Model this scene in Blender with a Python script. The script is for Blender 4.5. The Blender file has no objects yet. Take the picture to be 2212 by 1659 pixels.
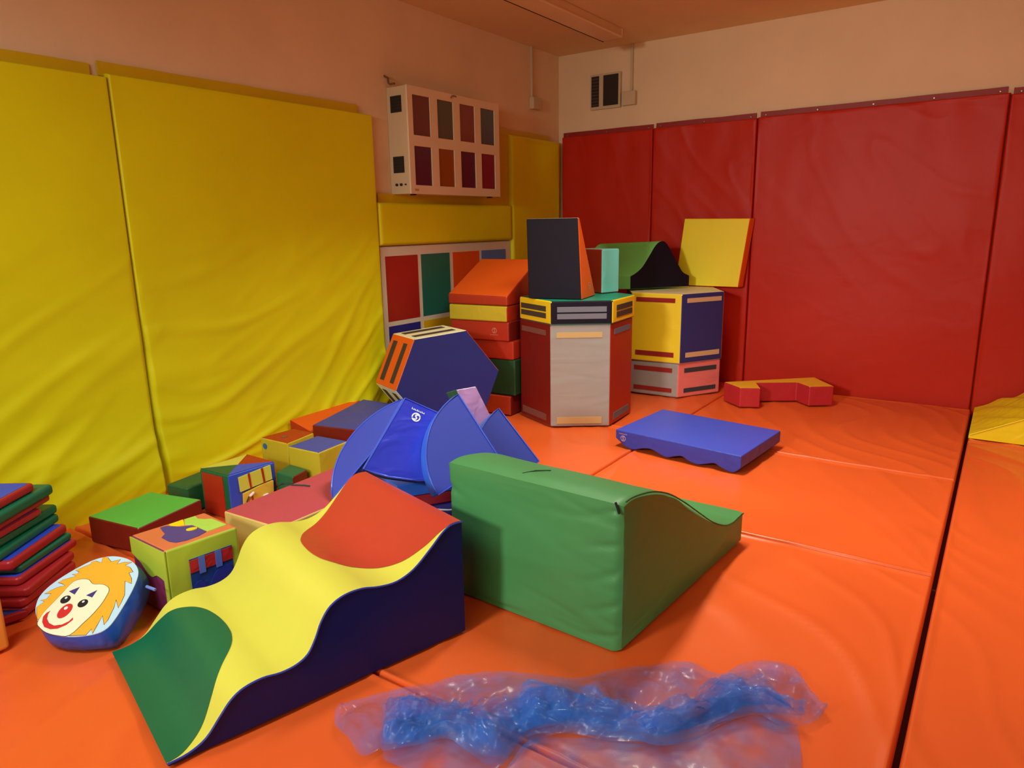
import bpy, bmesh, math, random
from mathutils import Vector, Matrix, noise

scene = bpy.context.scene
COL = scene.collection
V = Vector

# ---------------------------------------------------------------- camera
cam_data = bpy.data.cameras.new('camera')
cam = bpy.data.objects.new('camera', cam_data)
COL.objects.link(cam)
cam.matrix_world = Matrix((
    (0.82129778, -0.11185346, 0.55942717, 3.47408),
    (0.57024943, 0.18999929, -0.79919701, -5.77186),
    (-0.01689781, 0.97539175, 0.21983037, 1.30),
    (0, 0, 0, 1)))
cam_data.sensor_width = 36.0
cam_data.lens = 1522.5 / 2212 * 36.0
cam_data.clip_start = 0.05
scene.camera = cam

# ---------------------------------------------------------------- world, view
world = bpy.data.worlds.new('world')
scene.world = world
world.use_nodes = True
world.node_tree.nodes['Background'].inputs[0].default_value = (0.02, 0.018, 0.015, 1)
world.node_tree.nodes['Background'].inputs[1].default_value = 1.0
scene.view_settings.view_transform = 'Standard'
scene.view_settings.look = 'None'
scene.view_settings.exposure = 0.0
scene.view_settings.gamma = 1.0

# ceiling lamps of the room, both out of the picture: a lamp over the middle of the
# floor and a second behind the photographer's left shoulder, shining downwards
def area(name, loc, sx, sy, power, color, spread=180, rot=(0, 0, 0)):
    d = bpy.data.lights.new(name, 'AREA')
    d.shape = 'RECTANGLE'; d.size = sx; d.size_y = sy
    d.energy = power; d.color = color; d.spread = math.radians(spread)
    o = bpy.data.objects.new(name, d); COL.objects.link(o)
    o.location = loc; o.rotation_euler = rot
    return o
LIGHT_A = ((2.05, -2.7, 2.62), 0.24, 1.30, 33)
LIGHT_B = ((1.75, -6.2, 2.50), 0.80, 1.20, 54)
LIGHT_C = ((1.55, -7.9, 2.15), 0.5, 0.4, 15)
area('middle_lamp_light', LIGHT_A[0], LIGHT_A[1], LIGHT_A[2], LIGHT_A[3], (0.98, 0.98, 0.76), 115)
area('rear_lamp_light', LIGHT_B[0], LIGHT_B[1], LIGHT_B[2], LIGHT_B[3], (0.84, 0.97, 1.0), 125, (math.radians(14), math.radians(27), 0))
LIGHT_D = ((4.7, -2.4, 2.62), 0.24, 1.20, 15)  # added lamp that brightens the right floor and the yellow wedge
area('right_lamp_light', LIGHT_D[0], LIGHT_D[1], LIGHT_D[2], LIGHT_D[3], (1.0, 0.95, 0.76), 96)
# wall flood lamp behind the photographer, turned to the far stacks
flood_dir = (V((2.15, -1.4, 0.75)) - V(LIGHT_C[0])).to_track_quat('-Z', 'Y').to_euler()
area('flood_lamp_light', LIGHT_C[0], LIGHT_C[1], LIGHT_C[2], LIGHT_C[3], (1.0, 0.98, 0.88), 58, flood_dir)
# added warm fill light in front of a made-up window behind the photographer
area('window_daylight', (3.5, -8.50, 1.75), 2.4, 1.2, 44, (0.95, 0.88, 0.58), 180, (math.radians(90), 0, 0))

# ---------------------------------------------------------------- materials
def lin(c):
    c /= 255.0
    return c / 12.92 if c <= 0.04045 else ((c + 0.055) / 1.055) ** 2.4
def rgb(r, g, b): return (lin(r), lin(g), lin(b), 1)
MATS = {}
def vinyl(name, c, rough=0.42, wr=0.25, scale=6.0, stretch=(1, 1, 1), fine=0.05, coat=0.0, spec=0.5, sheen=0.0):
    if name in MATS: return MATS[name]
    m = bpy.data.materials.new(name); m.use_nodes = True
    nt = m.node_tree; N = nt.nodes; L = nt.links
    b = N['Principled BSDF']
    b.inputs['Base Color'].default_value = rgb(*c)
    b.inputs['Roughness'].default_value = rough
    b.inputs['Specular IOR Level'].default_value = spec
    b.inputs['Coat Weight'].default_value = coat
    b.inputs['Sheen Weight'].default_value = sheen
    tc = N.new('ShaderNodeTexCoord'); mp = N.new('ShaderNodeMapping')
    mp.inputs['Scale'].default_value = stretch
    L.new(tc.outputs['Object'], mp.inputs['Vector'])
    n1 = N.new('ShaderNodeTexNoise'); n1.inputs['Scale'].default_value = scale
    n1.inputs['Detail'].default_value = 2.0; n1.inputs['Distortion'].default_value = 0.6
    L.new(mp.outputs[0], n1.inputs['Vector'])
    n2 = N.new('ShaderNodeTexNoise'); n2.inputs['Scale'].default_value = 420
    L.new(tc.outputs['Object'], n2.inputs['Vector'])
    b1 = N.new('ShaderNodeBump'); b1.inputs['Strength'].default_value = wr; b1.inputs['Distance'].default_value = 0.03
    b2 = N.new('ShaderNodeBump'); b2.inputs['Strength'].default_value = fine; b2.inputs['Distance'].default_value = 0.001
    L.new(n1.outputs['Fac'], b1.inputs['Height'])
    L.new(n2.outputs['Fac'], b2.inputs['Height'])
    L.new(b1.outputs[0], b2.inputs['Normal']); L.new(b2.outputs[0], b.inputs['Normal'])
    # slight unevenness of the dye and grime
    n3 = N.new('ShaderNodeTexNoise'); n3.inputs['Scale'].default_value = 2.5; n3.inputs['Detail'].default_value = 5
    L.new(tc.outputs['Object'], n3.inputs['Vector'])
    mr = N.new('ShaderNodeMapRange'); mr.inputs['To Min'].default_value = 0.90; mr.inputs['To Max'].default_value = 1.08
    L.new(n3.outputs['Fac'], mr.inputs['Value'])
    mx = N.new('ShaderNodeMix'); mx.data_type = 'RGBA'; mx.blend_type = 'MULTIPLY'; mx.inputs['Factor'].default_value = 1
    mx.inputs[6].default_value = rgb(*c)
    L.new(mr.outputs[0], mx.inputs[7]); L.new(mx.outputs[2], b.inputs['Base Color'])
    MATS[name] = m
    return m
def plain(name, c, rough=0.5, metal=0.0, spec=0.5):
    if name in MATS: return MATS[name]
    m = vinyl(name, c, rough, 0.0, 5, fine=0.0, spec=spec)
    m.node_tree.nodes['Principled BSDF'].inputs['Metallic'].default_value = metal
    return m

M_YWALL = vinyl('yellow_wall_vinyl', (230, 224, 12), 0.5, 0.14, 3, (1, 0.6, 1.6), spec=0.3)
M_YTRIM = vinyl('yellow_flap_vinyl', (212, 180, 8), 0.5, 0.1, 8)
M_RWALL = vinyl('red_wall_vinyl', (192, 36, 12), 0.44, 0.10, 3.5, (1, 1, 1.5), spec=0.22)
M_RTRIM = vinyl('red_flap_vinyl', (150, 24, 24), 0.5, 0.1, 9)
M_FLOOR = vinyl('orange_floor_vinyl', (236, 100, 42), 0.34, 0.30, 2.6, (1, 0.55, 1), spec=0.5)
M_PLAST = vinyl('cream_plaster', (236, 208, 172), 0.9, 0.06, 7, fine=0.3, spec=0.15)
M_CEIL = vinyl('ceiling_paint', (234, 206, 160), 0.9, 0.04, 7, fine=0.3, spec=0.1)
M_CONC = plain('dark_subfloor', (70, 30, 18), 0.9)
M_GREEN = vinyl('mid_green_vinyl', (70, 142, 84), 0.45, 0.22, 3.4, (0.6, 1, 2.2))
M_DGREEN = vinyl('dark_green_vinyl', (14, 104, 68), 0.38, 0.14, 4)
M_LGREEN = vinyl('leaf_green_vinyl', (88, 196, 78), 0.45, 0.1, 5)
M_YEL = vinyl('bright_yellow_vinyl', (218, 216, 84), 0.45, 0.1, 5)
M_YEL2 = vinyl('warm_yellow_vinyl', (248, 214, 30), 0.5, 0.12, 7)
M_OLIVE = vinyl('mustard_vinyl', (204, 186, 44), 0.5, 0.3, 6)
M_CREAM = vinyl('cream_vinyl', (226, 196, 112), 0.5, 0.2, 6)
M_RED = vinyl('bright_red_vinyl', (190, 62, 46), 0.36, 0.12, 5, coat=0.1)
M_RED2 = vinyl('brick_red_vinyl', (178, 46, 22), 0.45, 0.12, 6)
M_MAROON = vinyl('maroon_vinyl', (124, 26, 20), 0.45, 0.12, 6)
M_CRIM = vinyl('crimson_vinyl', (186, 40, 50), 0.45, 0.25, 7)
M_ROSE = vinyl('rose_red_vinyl', (196, 74, 92), 0.5, 0.1, 5)
M_ORANGE = vinyl('orange_vinyl', (240, 98, 24), 0.5, 0.12, 6)
M_TERRA = vinyl('terracotta_vinyl', (222, 122, 74), 0.5, 0.12, 6)
M_NAVY = vinyl('navy_vinyl', (32, 40, 118), 0.42, 0.12, 5)
M_DNAVY = vinyl('dark_navy_vinyl', (22, 16, 34), 0.6, 0.1, 5, spec=0.2)
M_BLUE = vinyl('royal_blue_vinyl', (52, 82, 214), 0.4, 0.12, 5)
M_SBLUE = vinyl('shiny_blue_vinyl', (44, 62, 200), 0.22, 0.6, 5, (1, 1, 2.4), coat=0.6)
M_BBLUE = vinyl('bright_blue_vinyl', (60, 122, 250), 0.38, 0.3, 9)
M_PURP = vinyl('purple_vinyl', (84, 66, 140), 0.5, 0.1, 6)
M_PLUM = vinyl('plum_vinyl', (126, 44, 90), 0.5, 0.2, 6)
M_TEAL = vinyl('teal_vinyl', (124, 232, 230), 0.3, 0.8, 5, (1, 1, 0.6))
M_DTEAL = vinyl('sea_green_vinyl', (22, 146, 118), 0.45, 0.1, 6)
M_WHITE = vinyl('off_white_vinyl', (160, 154, 152), 0.4, 0.30, 3.2, (0.7, 0.7, 2.4))
M_IVORY = vinyl('ivory_vinyl', (250, 244, 200), 0.5, 0.2, 6)
M_PINK = vinyl('pink_vinyl', (238, 128, 124), 0.5, 0.3, 5, (0.6, 0.6, 2))
M_LIME = vinyl('lime_vinyl', (172, 196, 58), 0.5, 0.2, 6)
M_LILAC = vinyl('lilac_satin', (160, 122, 176), 0.14, 1.0, 9, (1.6, 1, 0.7), coat=1.0)
M_BLACK = plain('black_fabric', (30, 26, 26), 0.8)
M_VELB = plain('brown_hook_tape', (70, 58, 44), 0.9)
M_VELR = plain('red_hook_tape', (150, 30, 20), 0.9)
M_VELG = plain('grey_hook_tape', (112, 112, 128), 0.85)
M_VELT = plain('tan_hook_tape', (214, 176, 130), 0.85)
M_VELY = plain('ochre_hook_tape', (200, 166, 112), 0.85)
M_VELM = plain('mauve_hook_tape', (126, 74, 66), 0.85)
M_DSLATE = plain('slate_hook_tape', (60, 58, 66), 0.85)
M_PWHITE = plain('white_print', (232, 238, 244), 0.5)
M_PSALM = plain('salmon_print', (226, 140, 104), 0.5)
M_PDIM = plain('faded_print', (196, 120, 92), 0.6)
M_BOXW = plain('white_enamel', (232, 208, 176), 0.45)
M_BOXS = plain('grey_enamel', (206, 184, 150), 0.5)
M_DARK = plain('dark_void', (34, 26, 18), 0.7)
M_METAL = plain('dull_metal', (170, 140, 110), 0.35, 0.8)
M_CORD = plain('green_cord', (28, 70, 64), 0.7)
M_PLW = plain('white_plastic', (240, 226, 236), 0.3)
M_LAMP = plain('lamp_housing', (224, 186, 140), 0.5)

# ---------------------------------------------------------------- mesh helpers
def props(o, label=None, cat=None, group=None, kind=None):
    if label: o['label'] = label
    if cat: o['category'] = cat
    if group: o['group'] = group
    if kind: o['kind'] = kind
    return o
ORG = {}
def thing(name, loc, label, cat, group=None):
    o = bpy.data.objects.new(name, None); COL.objects.link(o)
    o.empty_display_size = 0.05
    o.location = loc; ORG[o.name] = V(loc)
    return props(o, label, cat, group)
def wpos(o):
    return ORG[o.name]
def mk(name, verts, faces, mats, fm=None, parent=None, bevel=0.0, seg=3, smooth=True, angle=32, wn=True, solid=0.0, sub=0):
    """one mesh object from world coordinates, origin at its base or at its parent"""
    verts = [V(v) for v in verts]
    if parent is not None: org = wpos(parent)
    else:
        xs = [v.x for v in verts]; ys = [v.y for v in verts]; zs = [v.z for v in verts]
        org = V(((min(xs) + max(xs)) / 2, (min(ys) + max(ys)) / 2, min(zs)))
    me = bpy.data.meshes.new(name)
    me.from_pydata([tuple(v - org) for v in verts], [], faces)
    if not isinstance(mats, (list, tuple)): mats = [mats]
    for m in mats: me.materials.append(m)
    if fm:
        for p, i in zip(me.polygons, fm): p.material_index = i
    bm = bmesh.new(); bm.from_mesh(me)
    bmesh.ops.recalc_face_normals(bm, faces=bm.faces)
    for f in bm.faces: f.smooth = smooth
    if not bevel:
        a = math.radians(angle)
        for e in bm.edges:
            if len(e.link_faces) == 2 and e.calc_face_angle(0) > a: e.smooth = False
    bm.to_mesh(me); bm.free()
    o = bpy.data.objects.new(name, me); COL.objects.link(o)
    if parent is not None:
        o.parent = parent; ORG[o.name] = org
    else:
        o.location = org; ORG[o.name] = org
    if solid:
        s = o.modifiers.new('thickness', 'SOLIDIFY'); s.thickness = solid; s.offset = 0
    if bevel:
        b = o.modifiers.new('soft_edge', 'BEVEL'); b.width = bevel; b.segments = seg
        b.limit_method = 'ANGLE'; b.angle_limit = math.radians(angle)
        if wn:
            w = o.modifiers.new('normals', 'WEIGHTED_NORMAL'); w.keep_sharp = True
    return o
def prism(name, base, top, mats, fm=None, parent=None, bevel=0.010, seg=3, **k):
    """base/top: rings of 3D points; fm = [bottom, top, side0, side1..]"""
    n = len(base)
    verts = list(base) + list(top)
    faces = [tuple(range(n))[::-1], tuple(range(n, 2 * n))]
    faces += [(i, (i + 1) % n, n + (i + 1) % n, n + i) for i in range(n)]
    return mk(name, verts, faces, mats, fm, parent, bevel, seg, **k)
def up(poly, z0, z1):
    return [V((p[0], p[1], z0)) for p in poly], [V((p[0], p[1], z1)) for p in poly]
def block(name, poly, z0, z1, mats, fm=None, parent=None, bevel=0.010, **k):
    a, b = up(poly, z0, z1)
    return prism(name, a, b, mats, fm, parent, bevel, **k)
def boxm(name, p0, p1, mat, parent=None, bevel=0.0, **k):
    x0, y0, z0 = p0; x1, y1, z1 = p1
    return block(name, [(x0, y0), (x1, y0), (x1, y1), (x0, y1)], z0, z1, mat, None, parent, bevel, **k)
def tube(name, path, r, mat, parent=None, closed=False, n=6):
    path = [V(p) for p in path]; verts = []; faces = []
    m = len(path)
    for i, p in enumerate(path):
        a = path[(i - 1) % m] if (closed or i > 0) else p
        b = path[(i + 1) % m] if (closed or i < m - 1) else p
        t = (b - a).normalized()
        s = t.cross(V((0, 0, 1)))
        if s.length < 0.05: s = t.cross(V((1, 0, 0)))
        s.normalize(); u = s.cross(t)
        for k in range(n):
            an = 2 * math.pi * k / n
            verts.append(p + s * (math.cos(an) * r) + u * (math.sin(an) * r))
    for i in range(m if closed else m - 1):
        j = (i + 1) % m
        for k in range(n):
            faces.append((i * n + k, i * n + (k + 1) % n, j * n + (k + 1) % n, j * n + k))
    if not closed:
        faces.append(tuple(range(n))[::-1]); faces.append(tuple((m - 1) * n + k for k in range(n)))
    return mk(name, verts, faces, mat, None, parent, angle=60)
def frame(O, ex, ey):
    """returns f(a,b,c) -> world point with c along ex x ey"""
    O = V(O); ex = V(ex).normalized(); ey = V(ey).normalized(); ez = ex.cross(ey).normalized()
    return lambda a, b, c=0.0: O + ex * a + ey * b + ez * c
def patch(name, F, pts, c0, c1, mat, parent):
    """flat appliqué: polygon pts (a,b) in frame F, from height c0 to c1"""
    return prism(name, [F(a, b, c0) for a, b in pts], [F(a, b, c1) for a, b in pts], mat, None, parent, 0.0, smooth=False)
def rect(a0, b0, a1, b1): return [(a0, b0), (a1, b0), (a1, b1), (a0, b1)]
def circ(a, b, ra, rb=None, n=28, rot=0):
    rb = rb or ra; out = []
    for i in range(n):
        t = 2 * math.pi * i / n
        x, y = ra * math.cos(t), rb * math.sin(t)
        out.append((a + x * math.cos(rot) - y * math.sin(rot), b + x * math.sin(rot) + y * math.cos(rot)))
    return out
def catmull(pts, n=6, closed=False):
    out = []; m = len(pts)
    rng = range(m) if closed else range(m - 1)
    for i in rng:
        g = lambda k: pts[k % m] if closed else pts[min(max(k, 0), m - 1)]
        p0, p1, p2, p3 = g(i - 1), g(i), g(i + 1), g(i + 2)
        for j in range(n):
            t = j / n
            out.append(tuple(0.5 * (2 * b + (c - a) * t + (2 * a - 5 * b + 4 * c - d) * t * t + (3 * b - 3 * c + d - a) * t ** 3)
                             for a, b, c, d in zip(p0, p1, p2, p3)))
    if not closed: out.append(tuple(pts[-1]))
    return out
def fb(x, y, z=0.0): return noise.noise(V((x, y, z)))
def emblem(F, a, b, r, mat, parent, flip=1, word=True):
    """round white maker's mark with an S-like figure and a short line of print beneath"""
    n = 30; verts = []; faces = []; th = 0.0006; ro = r; ri = r * 0.72
    def addpoly(pts):
        i0 = len(verts); verts.extend([F(p, q, 0.0004) for p, q in pts] + [F(p, q, 0.0004 + th) for p, q in pts])
        m = len(pts); faces.append(tuple(i0 + k for k in range(m))[::-1]); faces.append(tuple(i0 + m + k for k in range(m)))
        for k in range(m): faces.append((i0 + k, i0 + (k + 1) % m, i0 + m + (k + 1) % m, i0 + m + k))
    def arc(t0, t1, r0, r1, k=12):
        for i in range(k):
            u, v = t0 + (t1 - t0) * i / k, t0 + (t1 - t0) * (i + 1) / k
            addpoly([(a + r0 * math.cos(u), b + r0 * math.sin(u)), (a + r1 * math.cos(u), b + r1 * math.sin(u)),
                     (a + r1 * math.cos(v), b + r1 * math.sin(v)), (a + r0 * math.cos(v), b + r0 * math.sin(v))])
    arc(math.radians(20), math.radians(200), ri, ro); arc(math.radians(210), math.radians(375), ri, ro)
    w = r * 0.16
    path = catmull([(0.42, 0.58), (0.0, 0.52), (-0.22, 0.28), (0.0, 0.04), (0.2, -0.2), (0.0, -0.5), (-0.42, -0.58)], 4)
    for (p, q), (s, t) in zip(path[:-1], path[1:]):
        dx, dy = s - p, t - q; l = math.hypot(dx, dy) or 1; nx, ny = -dy / l * w, dx / l * w
        addpoly([(a + p * r + nx, b + q * r + ny), (a + p * r - nx, b + q * r - ny), (a + s * r - nx, b + t * r - ny), (a + s * r + nx, b + t * r + ny)])
    if word:
        x = a - 1.55 * r
        for k in range(8):
            h = r * (0.34 if k % 3 else 0.42); ww = r * 0.3
            if k % 2:
                addpoly([(x, b - flip * 1.35 * r), (x + ww, b - flip * 1.35 * r), (x + ww * 0.6, b - flip * 1.35 * r - flip * h), (x + ww * 0.3, b - flip * 1.35 * r - flip * h)])
            else:
                addpoly([(x, b - flip * 1.35 * r), (x + ww * 0.4, b - flip * 1.35 * r), (x + ww * 0.4, b - flip * 1.35 * r - flip * h), (x, b - flip * 1.35 * r - flip * h)])
                addpoly([(x + ww * 0.4, b - flip * 1.35 * r), (x + ww, b - flip * 1.35 * r), (x + ww, b - flip * (1.35 * r + h * 0.4)), (x + ww * 0.4, b - flip * (1.35 * r + h * 0.4))])
            x += r * 0.39
    return mk('emblem', verts, faces, mat, None, parent, smooth=False)
def panel(name, O, ex, ey, en, W, H, thick, fold, mat, parent=None, nu=60, nv=70, edge=0.03, power=2.4, back=0.004):
    """padded mat: grid over W x H standing `thick` proud of O along en"""
    O, ex, ey, en = V(O), V(ex), V(ey), V(en); verts = []; faces = []
    for j in range(nv + 1):
        for i in range(nu + 1):
            # denser rows near the rims
            u = i / nu; v = j / nv
            u = 0.5 - 0.5 * math.cos(math.pi * u) if nu > 4 else u
            v = 0.5 - 0.5 * math.cos(math.pi * v)
            a = u * W; b = v * H
            d = min(a, W - a, b, H - b)
            t = min(1.0, d / edge); prof = (1 - (1 - t) ** power) ** (1 / power) if t < 1 else 1.0
            f = fold(a, b) * min(1.0, d / (edge * 2.5)) if fold else 0.0
            h = max(back, thick * prof + f * prof)
            if d <= 1e-9: h = back
            verts.append(O + ex * a + ey * b + en * h)
    for j in range(nv):
        for i in range(nu):
            k = j * (nu + 1) + i
            faces.append((k, k + 1, k + nu + 2, k + nu + 1))
    # back sheet
    i0 = len(verts)
    for (a, b) in ((0, 0), (W, 0), (W, H), (0, H)): verts.append(O + ex * a + ey * b)
    c = [0, nu, (nv + 1) * (nu + 1) - 1, nv * (nu + 1)]
    ring = [list(range(0, nu + 1)), [nu + k * (nu + 1) for k in range(nv + 1)],
            [nv * (nu + 1) + k for k in range(nu, -1, -1)], [k * (nu + 1) for k in range(nv, -1, -1)]]
    for s in range(4):
        faces.append(tuple(ring[s][::-1]) + (i0 + s, i0 + (s + 1) % 4))
    faces.append((i0 + 3, i0 + 2, i0 + 1, i0))
    return mk(name, verts, faces, mat, None, parent, angle=70)

# ---------------------------------------------------------------- room shell
RX, FY, CZ = 6.6, -8.6, 2.747
def shell(name, p0, p1, m):
    return props(boxm(name, p0, p1, m), kind='structure')
shell('floor', (-0.1, FY - 0.1, -0.16), (RX + 0.1, 0.1, -0.06), M_CONC)
shell('ceiling', (-0.1, FY - 0.1, CZ), (RX + 0.1, 0.1, CZ + 0.1), M_CEIL)
shell('wall_left', (-0.1, FY - 0.1, -0.06), (0, 0.1, CZ), M_PLAST)
shell('wall_back', (0, 0, -0.06), (RX + 0.1, 0.1, CZ), M_PLAST)
shell('wall_right', (RX, FY, -0.06), (RX + 0.1, 0, CZ), M_PLAST)
shell('wall_front', (0, FY - 0.1, -0.06), (RX, FY, CZ), M_PLAST)
t = bpy.data.objects.new('window_1', None); COL.objects.link(t); t.location = (3.5, FY, 1.1); ORG['window_1'] = V((3.5, FY, 1.1)); t['kind'] = 'structure'  # unseen window frame, added to go with the fill light
boxm('frame', (2.24, FY, 1.09), (4.76, FY + 0.03, 1.14), M_BOXW, t); boxm('frame', (2.24, FY, 2.36), (4.76, FY + 0.03, 2.41), M_BOXW, t)
boxm('frame', (2.24, FY, 1.14), (2.29, FY + 0.03, 2.36), M_BOXW, t); boxm('frame', (4.71, FY, 1.14), (4.76, FY + 0.03, 2.36), M_BOXW, t)

# ---------------------------------------------------------------- floor mats
def floor_fold(ox, oy, seed):
    def f(a, b):
        x, y = ox + a, oy + b
        w = fb(x * 1.1 + 3, y * 1.1, seed) * 1.1
        c = (x * 0.82 + y * 0.58) * 1.0
        r = 1.0 - abs(fb(c * 5.2 + w * 1.6, (x * 0.58 - y * 0.82) * 0.9, seed + 7)) * 3.2
        r = max(0.0, r) ** 2
        soft = fb(x * 2.1, y * 2.1, seed + 3)
        return -0.010 + 0.015 * r * (0.5 + 0.6 * fb(x * 0.9, y * 0.9, seed + 11)) + 0.006 * soft
    return f
FL = [
    ('under the stacked shapes in the far left corner', 0.075, 1.775, -1.715, -0.075),
    ('under the heap of blue quadrants beside the yellow wall', 0.075, 1.775, -2.905, -1.725),
    ('under the small boxes along the yellow wall', 0.075, 1.775, -4.470, -2.912),
    ('against the red wall, under the yellow and crimson bridge shape', 1.783, 3.374, -1.715, -0.075),
    ('crossing the middle, under the blue wavy slab', 1.783, 3.374, -2.905, -1.725),
    ('in front of the middle seam, under the green ramp', 1.783, 3.374, -4.470, -2.912),
    ('at the near edge, under the wavy step', 0.075, 3.374, -6.2, -4.478),
    ('in the far right corner, under the yellow wedge', 3.390, 4.95, -0.93, -0.075),
    ('along the right side of the long dark gap', 3.390, 4.95, -4.7, -0.94),
]
for k, (where, x0, x1, y0, y1) in enumerate(FL):
    o = panel('floor_mat', (x0, y0, -0.058), (1, 0, 0), (0, 1, 0), (0, 0, 1), x1 - x0, y1 - y0, 0.058,
              floor_fold(x0, y0, k * 0.0), M_FLOOR, nu=int((x1 - x0) * 62), nv=int((y1 - y0) * 62), edge=0.012)
    props(o, 'orange vinyl floor mat ' + where, 'floor mat', 'orange mats covering the floor')

# ---------------------------------------------------------------- wall mats
def yfold(k):
    def f(a, b):
        low = max(0.0, min(1.0, (1.5 - b) / 0.9))
        sl = 0.62 if k == 0 else 0.05 + 0.34 * (a - 0.35)     # creases sag towards the seam
        n = math.hypot(1, sl); ac = (b - a * sl) / n; al = (a + b * sl) / n
        w = 0.05 * fb(al * 1.6, ac * 2.2, k + 3)
        r1 = max(0.0, 1 - abs(fb(al * 0.75 + k * 3, (ac + w) * 4.6, 2.0)) * 4.2) ** 1.5
        r2 = max(0.0, 1 - abs(fb(al * 1.3 + 7, (ac + w) * 8.5, 6.0 + k)) * 4.5) ** 1.5
        m = 0.45 + 1.1 * abs(fb(a * 1.3 + 5, b * 1.6, k))
        bulge = 0.05 * math.exp(-((b - 0.13) / 0.22) ** 2) + 0.012 * math.exp(-((b - 0.6) / 0.4) ** 2)
        return (0.017 * r1 + 0.007 * r2) * low * m + 0.012 * fb(a * 1.3, b * 1.1, k + 2) + bulge * (1.5 if k == 0 else 0.8)
    return f
def rfold(k):
    def f(a, b):
        dd = abs(fb(a * 3.0 + b * 2.6 + k, a * 0.9 - b * 1.0, 3.0))
        rid = max(0.0, 1 - dd * 5.0) ** 2
        top = max(0.0, (b - 1.2) / 0.8)
        return 0.012 * fb(a * 1.7 + k, b * 1.5, 1) + 0.007 * rid * (0.3 + 0.7 * fb(a + 4, b * 0.8, k)) + 0.006 * top * fb(a * 7, b * 2, k + 5)
    return f
def flap_strip(name, O, ex, L, H, en, mat, parent, bol=0):
    O, ex, en = V(O), V(ex), V(en)
    F = lambda a, b, c: O + ex * a + V((0, 0, b)) + en * c
    n = max(2, int(L / 0.12)); verts = []; faces = []
    for i in range(n + 1):
        a = L * i / n; w = 0.004 * fb(a * 6, O.y + O.x, 2)
        for (b, c) in ((0, 0.004), (0, 0.014), (H + w, 0.012), (H + w, 0.004)): verts.append(F(a, b, c + 0.0))
    for i in range(n):
        for k in range(4):
            faces.append((i * 4 + k, i * 4 + (k + 1) % 4, i * 4 + 4 + (k + 1) % 4, i * 4 + 4 + k))
    faces.append((0, 3, 2, 1)); faces.append(tuple(n * 4 + k for k in range(4)))
    o = mk(name, verts, faces, mat, None, parent, smooth=False)
    for q in range(bol):
        a = L * (q + 0.5) / bol if bol > 1 else L * 0.5
        if bol >= 3: a = 0.04 + (L - 0.08) * q / (bol - 1)
        ring0 = []; ring1 = []
        for t in range(10):
            an = t * math.pi / 5
            ring0.append(F(a + 0.008 * math.cos(an), H * 0.5 + 0.008 * math.sin(an), 0.013))
            ring1.append(F(a + 0.005 * math.cos(an), H * 0.5 + 0.005 * math.sin(an), 0.018))
        prism('stud', ring0, ring1, M_METAL, None, o, 0)
    return o
YL = [
    (-6.0, -4.012, 1.985, 0, 'leftmost yellow padded wall mat with diagonal creases, cut by the picture edge', -6.0, -4.07, True),
    (-4.009, -2.375, 2.0, 1, 'wide yellow padded wall mat left of the white light box', -4.035, -2.47, True),
]
for (y0, y1, H, k, lab, fy0, fy1, fl) in YL:
    t = thing('wall_mat', (0.0, (y0 + y1) / 2, 0.0), lab, 'wall mat', 'yellow padded mats on the left wall')
    panel('padding', (0.002, y0, -0.05), (0, 1, 0), (0, 0, 1), (1, 0, 0), y1 - y0, H + 0.05, 0.048, yfold(k), M_YWALL, t, nu=110, nv=150, edge=0.009)
    flap_strip('fixing_flap', (0.002, fy0, H - 0.01), (0, 1, 0), fy1 - fy0, 0.06 if k == 0 else 0.062, (1, 0, 0), M_YTRIM, t)
t = thing('wall_mat', (0.0, -1.6, 1.175), 'short yellow padded wall mat under the white light box', 'wall mat', 'yellow padded mats on the left wall')
panel('padding', (0.002, -2.368, 1.178), (0, 1, 0), (0, 0, 1), (1, 0, 0), 1.532, 0.285, 0.052, None, M_YWALL, t, nu=40, nv=20, edge=0.02)
flap_strip('fixing_flap', (0.002, -2.33, 1.455), (0, 1, 0), 1.37, 0.065, (1, 0, 0), M_YTRIM, t)
t = thing('wall_mat', (0.0, -0.45, 0.0), 'narrow yellow padded wall mat in the room corner beside the red wall', 'wall mat', 'yellow padded mats on the left wall')
def cornfold(a, b): return 0.02 * fb(a * 2.2 + b * 1.4, b * 0.9, 5) - 0.012 * max(0, math.sin((a * 0.9 + (2.0 - b)) * 5)) * max(0, (b - 1.2))
panel('padding', (0.002, -0.826, -0.05), (0, 1, 0), (0, 0, 1), (1, 0, 0), 0.764, 2.07, 0.048, cornfold, M_YWALL, t, nu=50, nv=90, edge=0.02)
flap_strip('fixing_flap', (0.002, -0.968, 2.005), (0, 1, 0), 0.79, 0.055, (1, 0, 0), M_YTRIM, t)
boxm('side_flap', (0.004, -0.968, 1.462), (0.014, -0.83, 2.01), M_YTRIM, t)

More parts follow.
